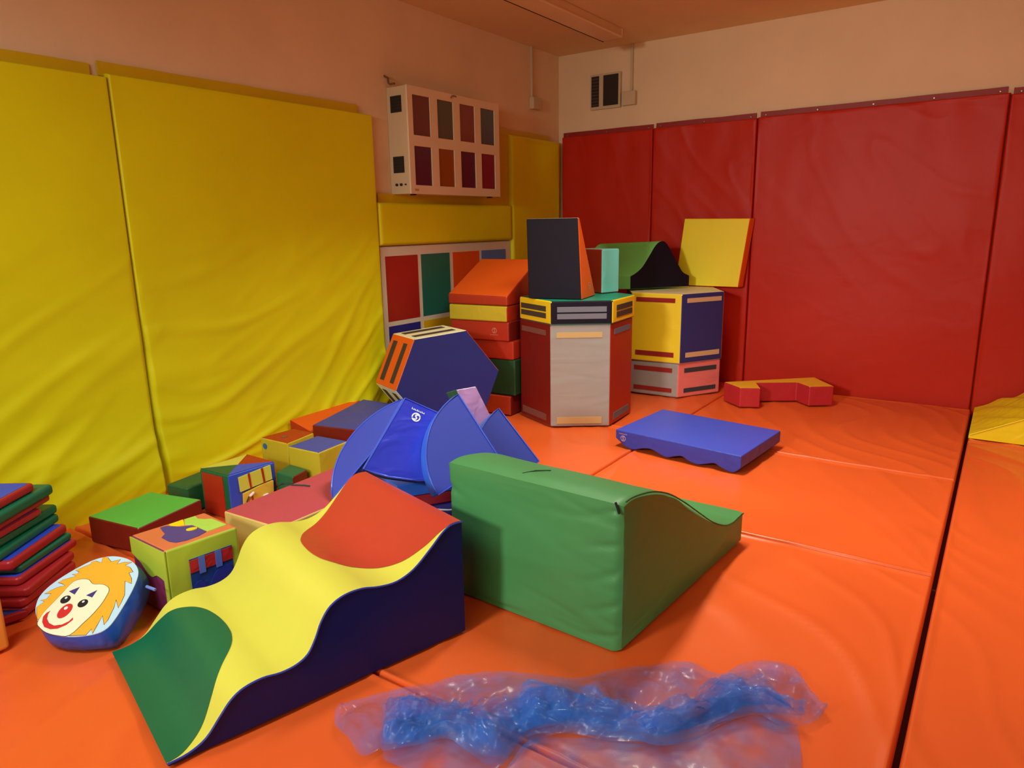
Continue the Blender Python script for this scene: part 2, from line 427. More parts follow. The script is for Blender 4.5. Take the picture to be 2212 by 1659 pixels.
RL = [
    (0.058, 0.935, 2.06, 'narrow red padded wall mat in the room corner beside the yellow wall', 3),
    (0.937, 1.785, 2.065, 'red padded wall mat directly behind the leaning yellow slab', 3),
    (1.787, 3.366, 2.07, 'widest red padded wall mat, right of the stacks and behind the bridge shape', 5),
    (3.368, 4.95, 2.06, 'rightmost red padded wall mat, cut by the picture edge', 4),
]
for k, (x0, x1, H, lab, nb) in enumerate(RL):
    t = thing('wall_mat', ((x0 + x1) / 2, 0.0, 0.0), lab, 'wall mat', 'red padded mats on the back wall')
    panel('padding', (x0, -0.002, -0.05), (1, 0, 0), (0, 0, 1), (0, -1, 0), x1 - x0, H + 0.05 - 0.0, 0.048, rfold(k * 3.7), M_RWALL, t, nu=90, nv=120, edge=0.010)
    flap_strip('fixing_flap', (x0 + (0 if k == 0 else 0.012), -0.002, H - 0.012), (1, 0, 0), x1 - x0 - (0.012 if k == 0 else 0.03), 0.05, (0, -1, 0), M_RTRIM, t, nb)

# ---------------------------------------------------------------- colour board on the left wall
t = thing('colour_board', (0.0, -1.59, 0.12), 'white framed board of coloured rectangles low on the yellow wall', 'wall board')
boxm('backing', (0.001, -2.346, 0.14), (0.022, -0.832, 1.172), plain('board_white', (226, 214, 196), 0.6), t, 0.002)
bc = [(172, 36, 28), (30, 112, 96), (236, 84, 16), (90, 132, 204), (38, 44, 140), (222, 186, 20), (30, 112, 96), (172, 36, 28)]
cols = [(-2.306, -1.985), (-1.949, -1.632), (-1.594, -1.268), (-1.236, -0.905)]
for r, (z0, z1) in enumerate(((0.665, 1.108), (0.20, 0.632))):
    for c, (y0, y1) in enumerate(cols):
        q = bc[r * 4 + c]
        boxm('colour_panel', (0.0215, y0, z0), (0.025, y1, z1), plain('board_%d_%d_%d' % q, q, 0.45), t, 0.001)

# ---------------------------------------------------------------- light box (switched off) on the left wall
t = thing('light_box', (0.0, -1.69, 1.515), 'white wall box with eight dark coloured windows above the yellow mats', 'light box')
boxm('housing', (0.001, -2.19, 1.515), (0.172, -1.185, 2.19), M_BOXS, t, 0.004)
# front face plate, with openings made of bars
bars = [(-2.19, 1.515, -1.185, 1.571), (-2.19, 2.138, -1.185, 2.19), (-2.19, 1.82, -1.185, 1.888),
        ]
for (a, b) in ((-2.19, -2.143), (-1.971, -1.897), (-1.728, -1.655), (-1.484, -1.413), (-1.243, -1.185)):
    bars += [(a, 1.571, b, 1.82), (a, 1.888, b, 2.138)]
vs = []; fs = []
for (a, b, c, d) in bars:
    i = len(vs)
    for x in (0.172, 0.184):
        vs += [(x, a, b), (x, c, b), (x, c, d), (x, a, d)]
    fs += [(i + 3, i + 2, i + 1, i), (i + 4, i + 5, i + 6, i + 7)] + [(i + k, i + (k + 1) % 4, i + 4 + (k + 1) % 4, i + 4 + k) for k in range(4)]
mk('front_frame', vs, fs, M_BOXW, None, t, smooth=False)
wc = [(112, 40, 36), (84, 74, 56), (132, 46, 36), (78, 76, 88), (88, 36, 62), (148, 80, 22), (92, 34, 62), (132, 38, 56)]
for k in range(8):
    y0, y1 = [(-2.145, -1.97), (-1.898, -1.727), (-1.656, -1.484), (-1.414, -1.242)][k % 4]
    z0, z1 = [(1.886, 2.14), (1.57, 1.822)][k // 4]
    boxm('coloured_window', (0.171, y0, z0), (0.177, y1, z1), plain('window_%d' % k, wc[k], 0.25), t)
for z0, z1 in ((2.03, 2.132), (1.651, 1.755)):
    v_ = boxm('side_vent', (0.036, -2.194, z0), (0.131, -2.189, z1), M_DARK, t)
    for s in range(5):
        boxm('vent_slat', (0.04, -2.197, z0 + 0.012 + s * 0.019), (0.127, -2.1935, z0 + 0.018 + s * 0.019), M_BLACK, v_)
for x, r in ((0.06, 0.009), (0.10, 0.009), (0.14, 0.005)):
    rr = [V((x + r * math.cos(a * 0.6283), -2.189, 1.575 + r * math.sin(a * 0.6283))) for a in range(10)]
    prism('knob', rr, [p + V((0, -0.012, 0)) for p in rr], M_DARK, None, t, 0)
boxm('sticker', (0.184, -2.155, 1.533), (0.1848, -2.115, 1.548), plain('sticker_ochre', (196, 150, 80), 0.6), t)
for y in (-2.12, -1.26): boxm('foot', (0.12, y - 0.015, 1.507), (0.15, y + 0.015, 1.515), M_DARK, t)
tube('top_catch', [(0.184, -1.75, 2.16), (0.19, -1.745, 2.175), (0.188, -1.72, 2.182), (0.184, -1.69, 2.178)], 0.004, M_METAL, t)
t = props(tube('wall_hook', [(0.0, -2.20, 2.262), (0.03, -2.20, 2.245), (0.035, -2.20, 2.215), (0.05, -2.20, 2.205), (0.09, -2.20, 2.205)], 0.007, plain('hook_brown', (120, 84, 60), 0.6)),
          'small dark hook on the wall at the upper left of the light box', 'hook')

# ---------------------------------------------------------------- vent, junction boxes, lamp fitting
t = thing('air_vent', (0.48, 0.0, 2.25), 'small white framed air vent with dark openings high above the red mats', 'air vent')
boxm('frame', (0.335, -0.03, 2.262), (0.622, -0.001, 2.545), M_BOXS, t, 0.003)
for (a, b, z0, z1) in ((0.348, 0.420, 2.285, 2.53), (0.462, 0.603, 2.285, 2.53)):
    g = boxm('opening', (a, -0.034, z0), (b, -0.0295, z1), M_DARK, t)
for s in range(9): boxm('louvre', (0.35, -0.038, 2.295 + s * 0.026), (0.418, -0.034, 2.303 + s * 0.026), plain('louvre_brown', (78, 58, 40), 0.6), t)
t = thing('junction_box', (0.705, 0.0, 2.26), 'cream junction box with a conduit beside the air vent', 'junction box', 'cream junction boxes below thin conduits')
boxm('box', (0.64, -0.045, 2.268), (0.765, -0.001, 2.378), M_BOXS, t, 0.004)
boxm('conduit', (0.706, -0.022, 2.375), (0.728, -0.001, CZ), M_BOXS, t, 0.002)
t = thing('junction_box', (0.0, -0.42, 2.25), 'cream junction box with a conduit on the wall right of the light box', 'junction box', 'cream junction boxes below thin conduits')
boxm('box', (0.001, -0.485, 2.255), (0.045, -0.365, 2.35), M_BOXS, t, 0.004)
boxm('conduit', (0.001, -0.468, 2.348), (0.022, -0.448, CZ), M_BOXS, t, 0.002)
t = thing('ceiling_light', (0.79, -1.4, 2.66), 'unlit cream strip light on the ceiling at the top of the picture', 'ceiling light', 'strip lights on the ceiling')
boxm('housing', (0.715, -2.2, 2.69), (0.865, -0.50, CZ - 0.001), M_LAMP, t, 0.005)
boxm('diffuser', (0.705, -2.18, 2.672), (0.875, -0.52, 2.69), plain('diffuser_plastic', (238, 204, 160), 0.35), t, 0.006)
boxm('end_cap', (0.712, -0.51, 2.676), (0.868, -0.488, 2.742), M_LAMP, t, 0.004)
boxm('edge_trim', (0.70, -2.18, 2.671), (0.706, -0.50, 2.678), M_VELB, t)
for (loc, sx, sy, pw), lab in ((LIGHT_A, 'strip light over the middle of the mats, above the picture'), (LIGHT_B, 'strip light behind the camera, outside the picture'), (LIGHT_D, 'strip light over the right side of the room, outside the picture')):
    t = thing('ceiling_light', (loc[0], loc[1], loc[2]), lab, 'ceiling light', 'strip lights on the ceiling')
    boxm('housing', (loc[0] - sx / 2 - 0.02, loc[1] - sy / 2 - 0.03, loc[2] + 0.005), (loc[0] + sx / 2 + 0.02, loc[1] + sy / 2 + 0.03, CZ - 0.001), M_LAMP, t, 0.005)

t = thing('flood_lamp', (LIGHT_C[0][0], FY, 2.0), 'flood lamp on the wall behind the camera, outside the picture', 'lamp')
boxm('housing', (LIGHT_C[0][0] - 0.14, LIGHT_C[0][1] - 0.22, 2.02), (LIGHT_C[0][0] + 0.14, LIGHT_C[0][1] - 0.06, 2.30), M_LAMP, t, 0.01)
boxm('arm', (LIGHT_C[0][0] - 0.02, FY + 0.001, 2.13), (LIGHT_C[0][0] + 0.02, LIGHT_C[0][1] - 0.20, 2.17), M_LAMP, t, 0.003)

# ---------------------------------------------------------------- big foreground shapes
def profile_body(name, prof, O, d, w, W, mats, fm_top, fm_side, parent, bevel=0.008, fm_ends=None):
    """prof: list of (s,h) along the top, first/last at the ends; extruded by W along w"""
    O = V(O); d = V(d).normalized(); w = V(w).normalized()
    ring = [(prof[0][0], 0.0)] + list(prof) + [(prof[-1][0], 0.0)]
    n = len(ring)
    A = [O + d * s + V((0, 0, h)) for s, h in ring]; B = [p + w * W for p in A]
    fm = [fm_side, fm_side] + [fm_side] + [fm_top] * (n - 3) + [fm_side, fm_side]
    if fm_ends is not None: fm[2] = fm_ends; fm[2 + n - 2] = fm_ends
    return prism(name, A, B, mats, fm, parent, bevel, angle=40)
# wave step
WA = V((1.901, -5.042, 0.0)); WD = V((0.2634859, 0.96466325, 0)); WW = V((-0.96466325, 0.2634859, 0)); WID = 0.628
wp = [(0.0, 0.012), (0.05, 0.016), (0.095, 0.036), (0.135, 0.080), (0.165, 0.112), (0.20, 0.131), (0.25, 0.137), (0.30, 0.130), (0.345, 0.134),
      (0.38, 0.152), (0.405, 0.190), (0.425, 0.232), (0.455, 0.268), (0.50, 0.286), (0.555, 0.286), (0.61, 0.272), (0.67, 0.267), (0.73, 0.286), (0.79, 0.330), (0.84, 0.372), (0.875, 0.388), (0.917, 0.386)]
wps = catmull(wp, 4)
def wh(s):
    if s <= wps[0][0]: return wps[0][1]
    for (a, b), (c, e) in zip(wps[:-1], wps[1:]):
        if a <= s <= c: return b + (e - b) * (s - a) / max(1e-9, c - a)
    return wps[-1][1]
t = thing('wave_step', (1.72, -4.55, 0.0), 'large wavy foam step with yellow, red and green top and dark blue sides', 'soft play shape')
profile_body('body', wps, WA, WD, WW, WID, [vinyl('deep_blue_vinyl', (10, 28, 108), 0.42, 0.10, 4, spec=0.3), M_YEL], 1, 0, t, 0.007)
def wtongue(name, rows, mat):
    """rows: (s, w0, w1) from one end to the other"""
    rows = catmull(rows, 5); verts = []; faces = []; nw = 10
    for s, a, b in rows:
        for k in range(nw + 1):
            u = a + (b - a) * k / nw
            e = 0.004 if a > 0.002 else 0.0
            verts.append(WA + WD * s + WW * u + V((0, 0, wh(s) + 0.0016)))
    for i in range(len(rows) - 1):
        for k in range(nw):
            p = i * (nw + 1) + k; faces.append((p, p + 1, p + nw + 2, p + nw + 1))
    o = mk(name, verts, faces, mat, None, t)
    return o
wtongue('red_patch', [(0.541, 0.30, 0.335), (0.546, 0.262, 0.385), (0.556, 0.232, 0.425), (0.575, 0.198, 0.462), (0.60, 0.166, 0.500), (0.64, 0.132, 0.538), (0.69, 0.094, 0.572), (0.74, 0.058, 0.598), (0.79, 0.028, 0.614), (0.83, 0.012, 0.622), (0.86, 0.004, 0.624), (0.914, 0.004, 0.624)], M_RED)
wtongue('green_patch', [(0.266, 0.325, 0.345), (0.263, 0.285, 0.385), (0.257, 0.255, 0.42), (0.245, 0.22, 0.462), (0.225, 0.186, 0.50), (0.20, 0.155, 0.53), (0.17, 0.12, 0.565), (0.14, 0.085, 0.592), (0.11, 0.055, 0.61), (0.075, 0.032, 0.62), (0.035, 0.010, 0.624), (0.006, 0.004, 0.625), (-0.002, 0.004, 0.625)], M_DGREEN)
def seam_path(rows, side, n=4):
    rr = catmull(rows, n); return [WA + WD * s + WW * (a if side == 0 else b) + V((0, 0, wh(s) + 0.002)) for s, a, b in rr]
# stitched piping along both top edges of the side faces
for nm, off in (('piping', -0.0005),):
    tube(nm, [WA + WD * s + WW * off + V((0, 0, h - 0.001)) for s, h in wps], 0.003, plain('pipe_navy', (44, 64, 176), 0.4), t, n=5)

# green ramp
GA = V((2.618, -3.997, 0)); GD = V((0.0688, 0.9976, 0)); GW = V((-0.9976, 0.040, 0))
gp = catmull([(0.0, 0.490), (0.05, 0.497), (0.12, 0.490), (0.21, 0.470), (0.315, 0.428), (0.43, 0.362), (0.557, 0.280), (0.69, 0.196), (0.81, 0.140), (0.90, 0.119), (0.96, 0.120), (1.01, 0.122)], 5)
t = thing('curved_ramp', (2.3, -3.5, 0), 'large mid green foam ramp with one tall end and a curved slope', 'soft play shape')
# finely divided soft body so that the cloth can sag
def soft_profile(name, prof, O, d, w, W, mats, parent, nw=56, amp=0.010, rnd=0.030):
    O = V(O); d = V(d).normalized(); w = V(w).normalized(); L = prof[-1][0]
    ring = [(0.0, prof[0][1] * k / 56.0) for k in range(56)] + list(prof) + [(L, prof[-1][1] * (1 - k / 6.0)) for k in range(1, 7)]
    verts = []; faces = []; n = len(ring)
    cs, ch = L * 0.45, 0.18
    us = [0.5 - 0.5 * math.cos(math.pi * k / nw) for k in range(nw + 1)]
    for u in us:
        e = min(u, 1 - u) * W
        inset = rnd * (1 - min(1, e / rnd)) ** 2 * 0.55
        for s, h in ring:
            q = O + d * s + w * (u * W) + V((0, 0, h))
            dirv = (V((0, 0, ch - h)) + d * (cs - s)); dirv.normalize()
            q += dirv * inset
            bump = amp * fb(q.x * 3.5, q.y * 3.5, q.z * 5) + amp * 0.7 * max(0, 1 - abs(fb(q.x * 3 + q.z * 9, q.z * 12, 5)) * 5) * fb(q.x, q.z * 3, 9)
            if h > 0.02: q += -dirv * bump
            if s < 0.001 and 0.01 < h < prof[0][1] - 0.02:
                x_ = u * W
                cr_ = max(0.0, 1 - abs(((h + 0.35 * x_ + 0.02 * fb(h * 9, x_ * 4, 2)) * 9.5) % 1.0 - 0.5) * 6)
                q += d * (0.007 * cr_ * math.exp(-((x_ - 0.03) / 0.09) ** 2) * min(1, x_ / 0.02))
                cl_ = max(0.0, 1 - abs(((h + 0.3 * (W - x_)) * 6.0) % 1.0 - 0.4) * 7)
                q += d * (0.008 * cl_ * math.exp(-((W - x_) / 0.06) ** 2))
            verts.append(q)
    for j in range(nw):
        for i in range(n - 1):
            k = j * n + i; faces.append((k, k + 1, k + n + 1, k + n))
        faces.append((j * n + n - 1, j * n, j * n + n, j * n + 2 * n - 1))
    faces.append(tuple(range(n))); faces.append(tuple(nw * n + k for k in range(n))[::-1])
    return mk(name, verts, faces, mats, None, parent, angle=48)
soft_profile('body', gp, GA, GD, GW, 0.695, M_GREEN, t)
# crease tuck on the top and the frayed corner
tube('crease', [GA + GD * 0.03 + GW * 0.405 + V((0, 0, 0.47)), GA + GD * 0.045 + GW * 0.395 + V((0, 0, 0.496)), GA + GD * 0.09 + GW * 0.375 + V((0, 0, 0.496)), GA + GD * 0.14 + GW * 0.35 + V((0, 0, 0.487))], 0.0022, plain('crease_green', (26, 62, 36), 0.8), t, n=5)
tube('torn_corner', [GA + GW * 0.02 + V((0, -0.001, 0.495)), GA + GW * 0.012 + V((0, -0.002, 0.478)), GA + GW * 0.006 + V((0, -0.002, 0.462))], 0.004, plain('tear_dark', (20, 26, 22), 0.9), t, n=5)
rimpath = [GA + GD * s - GW * 0.0 + V((0.0, 0, h - 0.004)) for s, h in gp if s > 0.02]
tube('seam', rimpath, 0.0028, plain('seam_green', (52, 84, 40), 0.7), t, n=5)

# blue wavy slab
BA = V((2.440, -2.213, 0)); BD = V((-0.9925, 0.1221, 0)); BW = V((0.085, 0.9964, 0))
t = thing('wavy_slab', (2.08, -1.87, 0), 'royal blue foam slab with a scalloped underside lying on the floor mats', 'soft play shape')
low = catmull([(0.0, 0.034), (0.03, 0.006), (0.06, 0.0), (0.11, 0.012), (0.15, 0.027), (0.20, 0.013), (0.25, 0.0), (0.30, 0.008), (0.345, 0.026), (0.39, 0.016), (0.44, 0.0), (0.49, 0.012), (0.54, 0.028), (0.60, 0.020), (0.66, 0.001), (0.71, 0.008), (0.745, 0.028), (0.782, 0.052)], 4)
ring = low + [(0.782, 0.104), (0.0, 0.100)]
A_ = [BA + BD * s + V((0, 0, h)) for s, h in ring]
nL = len(low)
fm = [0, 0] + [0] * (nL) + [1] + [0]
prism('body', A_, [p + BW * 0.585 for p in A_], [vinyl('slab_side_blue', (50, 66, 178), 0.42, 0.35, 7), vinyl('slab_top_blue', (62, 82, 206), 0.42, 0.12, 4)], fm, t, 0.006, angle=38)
Fb = frame(BA + BD * 0.782, -BD, (0, 0, 1))
emblem(frame(BA + BD * 0.728 + V((0, -0.001, 0.058)), -BD, (0, 0, 1)), 0, 0, 0.018, plain('dull_print', (176, 150, 196), 0.6), t, flip=-1)

# crimson and yellow bridge shape
t = thing('bridge_shape', (2.18, -0.6, 0), 'U-shaped crimson foam block with a warm yellow top near the red wall', 'soft play shape')
up_ = [(1.842, -0.703), (2.005, -0.838), (2.130, -0.775), (2.052, -0.610), (2.300, -0.452), (2.410, -0.556), (2.552, -0.452), (2.365, -0.205)]
block('body', up_, 0.0, 0.142, [M_CRIM, vinyl('marigold_vinyl', (250, 190, 46), 0.5, 0.12, 8)], [0, 1] + [0] * 8, t, 0.008)

# yellow wedge in the far right corner
t = thing('floor_wedge', (3.7, -0.48, 0), 'bright yellow vinyl wedge rising at the right edge of the picture', 'soft play shape')
vv = []
NX, NY = 36, 24
def wedgeh(x, y):
    r = (x - 3.39) / 0.9
    return max(0.004, 0.016 + 0.52 * (x - 3.39) + 0.012 * math.sin((y * 0.9 + x * 1.6) * 24) * min(1, r * 6) * (1 if y > -0.8 else 0.4))
vs = []; fs = []
for j in range(NY + 1):
    for i in range(NX + 1):
        x = 3.392 + 0.9 * i / NX; y = -0.86 + 0.77 * j / NY
        vs.append((x, y, wedgeh(x, y)))
for j in range(NY):
    for i in range(NX):
        k = j * (NX + 1) + i; fs.append((k, k + 1, k + NX + 2, k + NX + 1))
i0 = len(vs); vs += [(3.392, -0.86, 0), (4.292, -0.86, 0), (4.292, -0.09, 0), (3.392, -0.09, 0)]
fs.append(tuple(range(NX, -1, -1)) + (i0, i0 + 1))
fs.append(tuple(NY * (NX + 1) + k for k in range(NX + 1)) + (i0 + 2, i0 + 3))
fs.append(tuple(k * (NX + 1) for k in range(NY + 1)) + (i0 + 3, i0))
fs.append(tuple(NX + k * (NX + 1) for k in range(NY, -1, -1)) + (i0 + 1, i0 + 2))
fs.append((i0 + 3, i0 + 2, i0 + 1, i0))
mk('body', vs, fs, vinyl('lemon_vinyl', (250, 230, 24), 0.35, 0.3, 5, (1, 3, 1)), None, t, angle=50)
tube('piping', [(3.40 + 0.85 * k / 10, -0.862, 0.018 + 0.52 * (0.008 + 0.85 * k / 10)) for k in range(11)], 0.004, plain('pipe_lemon', (255, 240, 40), 0.4), t)

# ---------------------------------------------------------------- hexagonal columns
def hexpoly(p1, ang, side, first=-1):
    """p1 = front corner; ang = direction of the front edge (deg)"""
    pts = []; a = math.radians(ang - 60); p = V((p1[0], p1[1], 0)) - V((math.cos(a), math.sin(a), 0)) * side
    for k in range(6):
        pts.append((p.x, p.y)); q = math.radians(ang - 60 + 60 * k); p = p + V((math.cos(q), math.sin(q), 0)) * side
    return pts
def face_frame(poly, k, z0):
    a = V((poly[k][0], poly[k][1], z0)); b = V((poly[(k + 1) % 6][0], poly[(k + 1) % 6][1], z0))
    return frame(a, b - a, (0, 0, 1)), (b - a).length
def strap(name, poly, k, z0, a0, a1, b0, b1, mat, parent, th=0.003):
    F, L = face_frame(poly, k, z0)
    F2 = lambda a, b, c: F(a, b, c)
    return patch(name, F2, rect(a0 * L, b0, a1 * L, b1), -0.002, th, mat, parent)
hp = hexpoly((1.119, -1.969), 34.6, 0.386)
t = thing('hexagonal_column', (1.1, -1.62, 0), 'tall hexagonal foam column with off-white front and red sides', 'soft play shape')
block('body', hp, 0.0, 0.675, [M_WHITE, M_MAROON, M_RED2], [0, 0, 1, 0, 2, 0, 1, 2], t, 0.010)
for b0, b1 in ((0.03, 0.075), (0.60, 0.635)):
    strap('hook_tape', hp, 0, 0, 0.08, 0.86, b0, b1, M_VELM, t)
    strap('hook_tape', hp, 1, 0, 0.10, 0.86, b0 - 0.01, b1 - 0.01, M_VELY, t)
    strap('hook_tape', hp, 2, 0, 0.15, 0.86, b0, b1, M_VELG, t)
hd = hexpoly((1.129, -1.978), 34.6, 0.392)
t = thing('hexagonal_disc', (1.1, -1.62, 0.675), 'flat hexagonal foam disc with yellow and black sides on the off-white column', 'soft play shape')
block('body', hd, 0.676, 0.828, [M_DTEAL, M_YEL2, M_DNAVY], [0, 0, 1, 2, 1, 2, 1, 2], t, 0.012)
for b0, b1 in ((0.036, 0.070), (0.080, 0.114)):
    strap('hook_tape', hd, 0, 0.676, 0.06, 0.85, b0, b1, M_VELB, t)
    strap('hook_tape', hd, 1, 0.676, 0.10, 0.90, b0, b1, M_VELG, t)
    strap('hook_tape', hd, 2, 0.676, 0.16, 0.86, b0, b1, M_VELB, t)
hk = hexpoly((1.526, -0.808), 60, 0.402)
t = thing('hexagonal_block', (1.33, -0.46, 0), 'low hexagonal foam block with white and pink sides, bottom of the far column', 'soft play shape')
block('body', hk, 0.0, 0.262, [M_WHITE, M_PINK], [0, 0, 0, 1, 0, 1, 0, 1], t, 0.012)
for b0, b1 in ((0.035, 0.068), (0.19, 0.224)):
    strap('hook_tape', hk, 0, 0, 0.10, 0.88, b0, b1, M_VELR, t)
    strap('hook_tape', hk, 1, 0, 0.14, 0.90, b0, b1, M_DSLATE, t)
hy = hexpoly((1.540, -0.815), 61, 0.402)
t = thing('hexagonal_column', (1.33, -0.46, 0.263), 'yellow and navy hexagonal foam column standing on the pink and white block', 'soft play shape')
block('body', hy, 0.264, 0.785, [M_IVORY, M_YEL2, vinyl('ink_blue_vinyl', (44, 50, 120), 0.45, 0.12, 4)], [0, 0, 1, 2, 1, 2, 1, 2], t, 0.010)
for b0, b1 in ((0.045, 0.082), (0.455, 0.488)):
    strap('hook_tape', hy, 0, 0.264, 0.10, 0.87, b0, b1, M_VELR, t)
    strap('hook_tape', hy, 1, 0.264, 0.12, 0.93, b0, b1, M_VELT, t)

# things standing on the disc and the far column
t = thing('foam_wedge', (0.97, -1.62, 0.829), 'tall dark navy foam wedge with orange side standing on the hexagonal disc', 'soft play shape')
e_ = V((0.979, 0.204, 0)); n_ = V((-0.204, 0.979, 0))
P1 = V((1.272, -1.835, 0.830)); P0 = P1 - e_ * 0.365
H_ = 0.508
T0 = P0 + V((-0.010, 0.0, H_)); T1 = P1 + V((-0.028, 0.0, H_))
bk = n_ * 0.30
vs = [P0, P1, P1 + bk, P0 + bk, T0, T1, T1 + n_ * 0.025, T0 + n_ * 0.025]
mk('body', vs, [(3, 2, 1, 0), (4, 5, 6, 7), (0, 1, 5, 4), (1, 2, 6, 5), (2, 3, 7, 6), (3, 0, 4, 7)], [M_DNAVY, M_ORANGE, M_IVORY], [0, 2, 0, 1, 0, 1], t, 0.006)
emblem(frame(P1 + n_ * 0.165 + V((0.0, 0.0, 0.075)) + e_ * -0.0012, V((0, 0, -1)), -n_), 0, 0, 0.024, M_PSALM, t)
t = thing('foam_block', (1.14, -1.34, 0.829), 'red and turquoise foam block behind the tall navy wedge', 'soft play shape')
Q = V((1.20, -1.43, 0.83)); e1 = V((0.30, 0.954, 0)) * 0.17; e2 = V((-0.9, 0.43, 0)) * 0.26
bp = [Q + e2, Q, Q + e1, Q + e1 + e2]
prism('body', bp, [p + V((0, 0, 0.30)) for p in bp], [M_RED2, M_TEAL], [0, 1, 0, 1, 0, 1], t, 0.01)

t = thing('arched_bridge', (1.2, -0.55, 0.786), 'green foam hump with a dark navy curved end on top of the far column', 'soft play shape')
TA = V((1.085, -0.735, 0.800)); TD = V((0.60, 0.80, 0)).normalized(); TW = V((-0.52, -0.02, -0.02))
tp = catmull([(0.0, 0.10), (0.04, 0.118), (0.10, 0.165), (0.16, 0.25), (0.21, 0.325), (0.255, 0.358), (0.30, 0.350), (0.35, 0.285), (0.41, 0.19), (0.46, 0.118), (0.50, 0.095), (0.522, 0.085)], 4)
ring = [(0.0, 0.0)] + tp + [(0.522, 0.0)]
A_ = [TA + TD * s + V((0, 0, h)) for s, h in ring]
fm = [1, 0] + [0] * len(ring)
prism('body', A_, [p + TW for p in A_], [vinyl('grass_green_vinyl', (120, 212, 112), 0.45, 0.35, 5, (0.4, 1, 2)), M_DNAVY], fm, t, 0.008, angle=42)
t = thing('leaning_slab', (1.5, -0.14, 0.8), 'square bright yellow foam slab with orange edge leaning on the red wall', 'soft play shape')
a = [V((1.213, -0.155, 0.79)), V((1.742, -0.165, 0.79)), V((1.795, -0.125, 1.322)), V((1.265, -0.125, 1.330))]
bk = V((0.02, 0.066, 0.0))
prism('body', a, [p + bk for p in a], [vinyl('sun_yellow_vinyl', (255, 236, 34), 0.55, 0.1, 8), M_ORANGE], [0, 1, 1, 1, 1, 1], t, 0.008)

# ---------------------------------------------------------------- stack against the colour board
ex = V((0.9962, 0.0872, 0)).normalized(); ey = V((-ex.y, ex.x, 0))
def sblock(name, corner, w, d, z0, z1, mats, fm, lab, dz=0.0, yaw=0, bevel=0.01, inset=0):
    c = V((corner[0], corner[1], 0)); X = Matrix.Rotation(math.radians(yaw), 3, 'Z') @ ex; Y = V((-X.y, X.x, 0))
    poly = [c - X * w, c, c + Y * d, c - X * w + Y * d]
    t = thing(name, (c - X * w / 2 + Y * d / 2 + V((0, 0, z0))), lab, 'soft play shape', 'foam blocks piled against the colour board')
    a, b = up([(p.x, p.y) for p in poly], z0, z1)
    return t, prism('body', a, b, mats, fm, t, bevel), poly, X, Y
c0 = (0.744, -1.873)
sblock('foam_block', (0.738, -1.880), 0.42, 0.34, 0.0, 0.138, [vinyl('rust_vinyl', (186, 66, 30), 0.5), M_MAROON], [1, 1, 0, 1, 1, 1], 'rust red foam block at the bottom of the pile against the colour board')
sblock('foam_block', (0.765, -1.862), 0.46, 0.36, 0.139, 0.393, [vinyl('bottle_green_vinyl', (26, 74, 44), 0.5, 0.2, 6)], None, 'dark green foam block in the pile against the colour board')
sblock('foam_block', (0.758, -1.868), 0.46, 0.36, 0.394, 0.522, [M_RED2], None, 'plain brick red foam block resting on the dark green block')
t, _, poly, X, Y = sblock('foam_block', (0.735, -1.885), 0.48, 0.38, 0.523, 0.656, [M_RED2, M_MAROON], [0, 0, 0, 1, 0, 0], 'brick red foam block with a round mark, under the yellow wedge')
emblem(frame(V((poly[1].x, poly[1].y, 0.595)) - X * 0.115 - Y * 0.0006, X, (0, 0, 1)), 0, 0, 0.02, M_PDIM, t)
t, _, poly, X, Y = sblock('foam_wedge', (0.728, -1.893), 0.475, 0.40, 0.657, 0.765, [M_OLIVE, M_RED2], [0, 0, 0, 1, 0, 1], 'mustard yellow foam block with red ends beneath the orange wedge')
# orange wedge on top
c = V((0.732, -1.895, 0)); w_ = 0.48
F = lambda a, b, z: c - ex * a + ey * b + V((0, 0, z))
t = thing('foam_wedge', (0.5, -1.9, 0.768), 'bright orange foam wedge on top of the pile against the colour board', 'soft play shape', 'foam blocks piled against the colour board')
vs = [F(w_, 0, 0.768), F(0, 0, 0.768), F(0, 0.45, 0.768), F(w_, 0.45, 0.768), F(w_, 0, 0.838), F(0, 0, 0.83), F(0, 0.45, 1.06), F(w_, 0.45, 1.06)]
mk('body', vs, [(3, 2, 1, 0), (4, 5, 6, 7), (0, 1, 5, 4), (1, 2, 6, 5), (2, 3, 7, 6), (3, 0, 4, 7)], [M_ORANGE, M_RED2], [1, 0, 1, 1, 0, 0], t, 0.01)

# ---------------------------------------------------------------- hexagonal disc standing on edge
t = thing('hexagonal_disc', (0.60, -2.40, 0), 'navy hexagonal foam disc with orange and ivory rim, standing on edge', 'soft play shape')
nrm = V((0.8, -0.6, 0.14)).normalized(); hx = V((0.6, 0.8, 0)); hx = (hx - nrm * hx.dot(nrm)).normalized(); hy_ = nrm.cross(hx)
cen = V((0.620, -2.400, 0.338)); R_ = 0.343; rot = math.radians(6)
A_ = [cen + (hx * math.cos(rot + k * math.pi / 3) + hy_ * math.sin(rot + k * math.pi / 3)) * R_ for k in range(6)]
bk = V((-0.275, 0.095, 0.004))
B_ = [p + bk for p in A_]
prism('body', A_, B_, [M_NAVY, M_ORANGE, M_IVORY], [0, 0, 1, 2, 1, 2, 1, 2], t, 0.006)
def rimtape(k, o0, o1, a0=0.12, a1=0.9):
    p, q = A_[k], A_[(k + 1) % 6]; r, s = B_[k], B_[(k + 1) % 6]
    outn = ((p + q) / 2 - cen).normalized() * 0.003
    f = lambda u, v: (p * (1 - u) + q * u) * (1 - v) + (r * (1 - u) + s * u) * v
    base = [f(a0, o0), f(a1, o0), f(a1, o1), f(a0, o1)]
    prism('hook_tape', [x - outn * 0.5 for x in base], [x + outn for x in base], M_VELB, None, t, 0)
for k in (1, 2, 3):
    rimtape(k, 0.20, 0.36); rimtape(k, 0.66, 0.84)

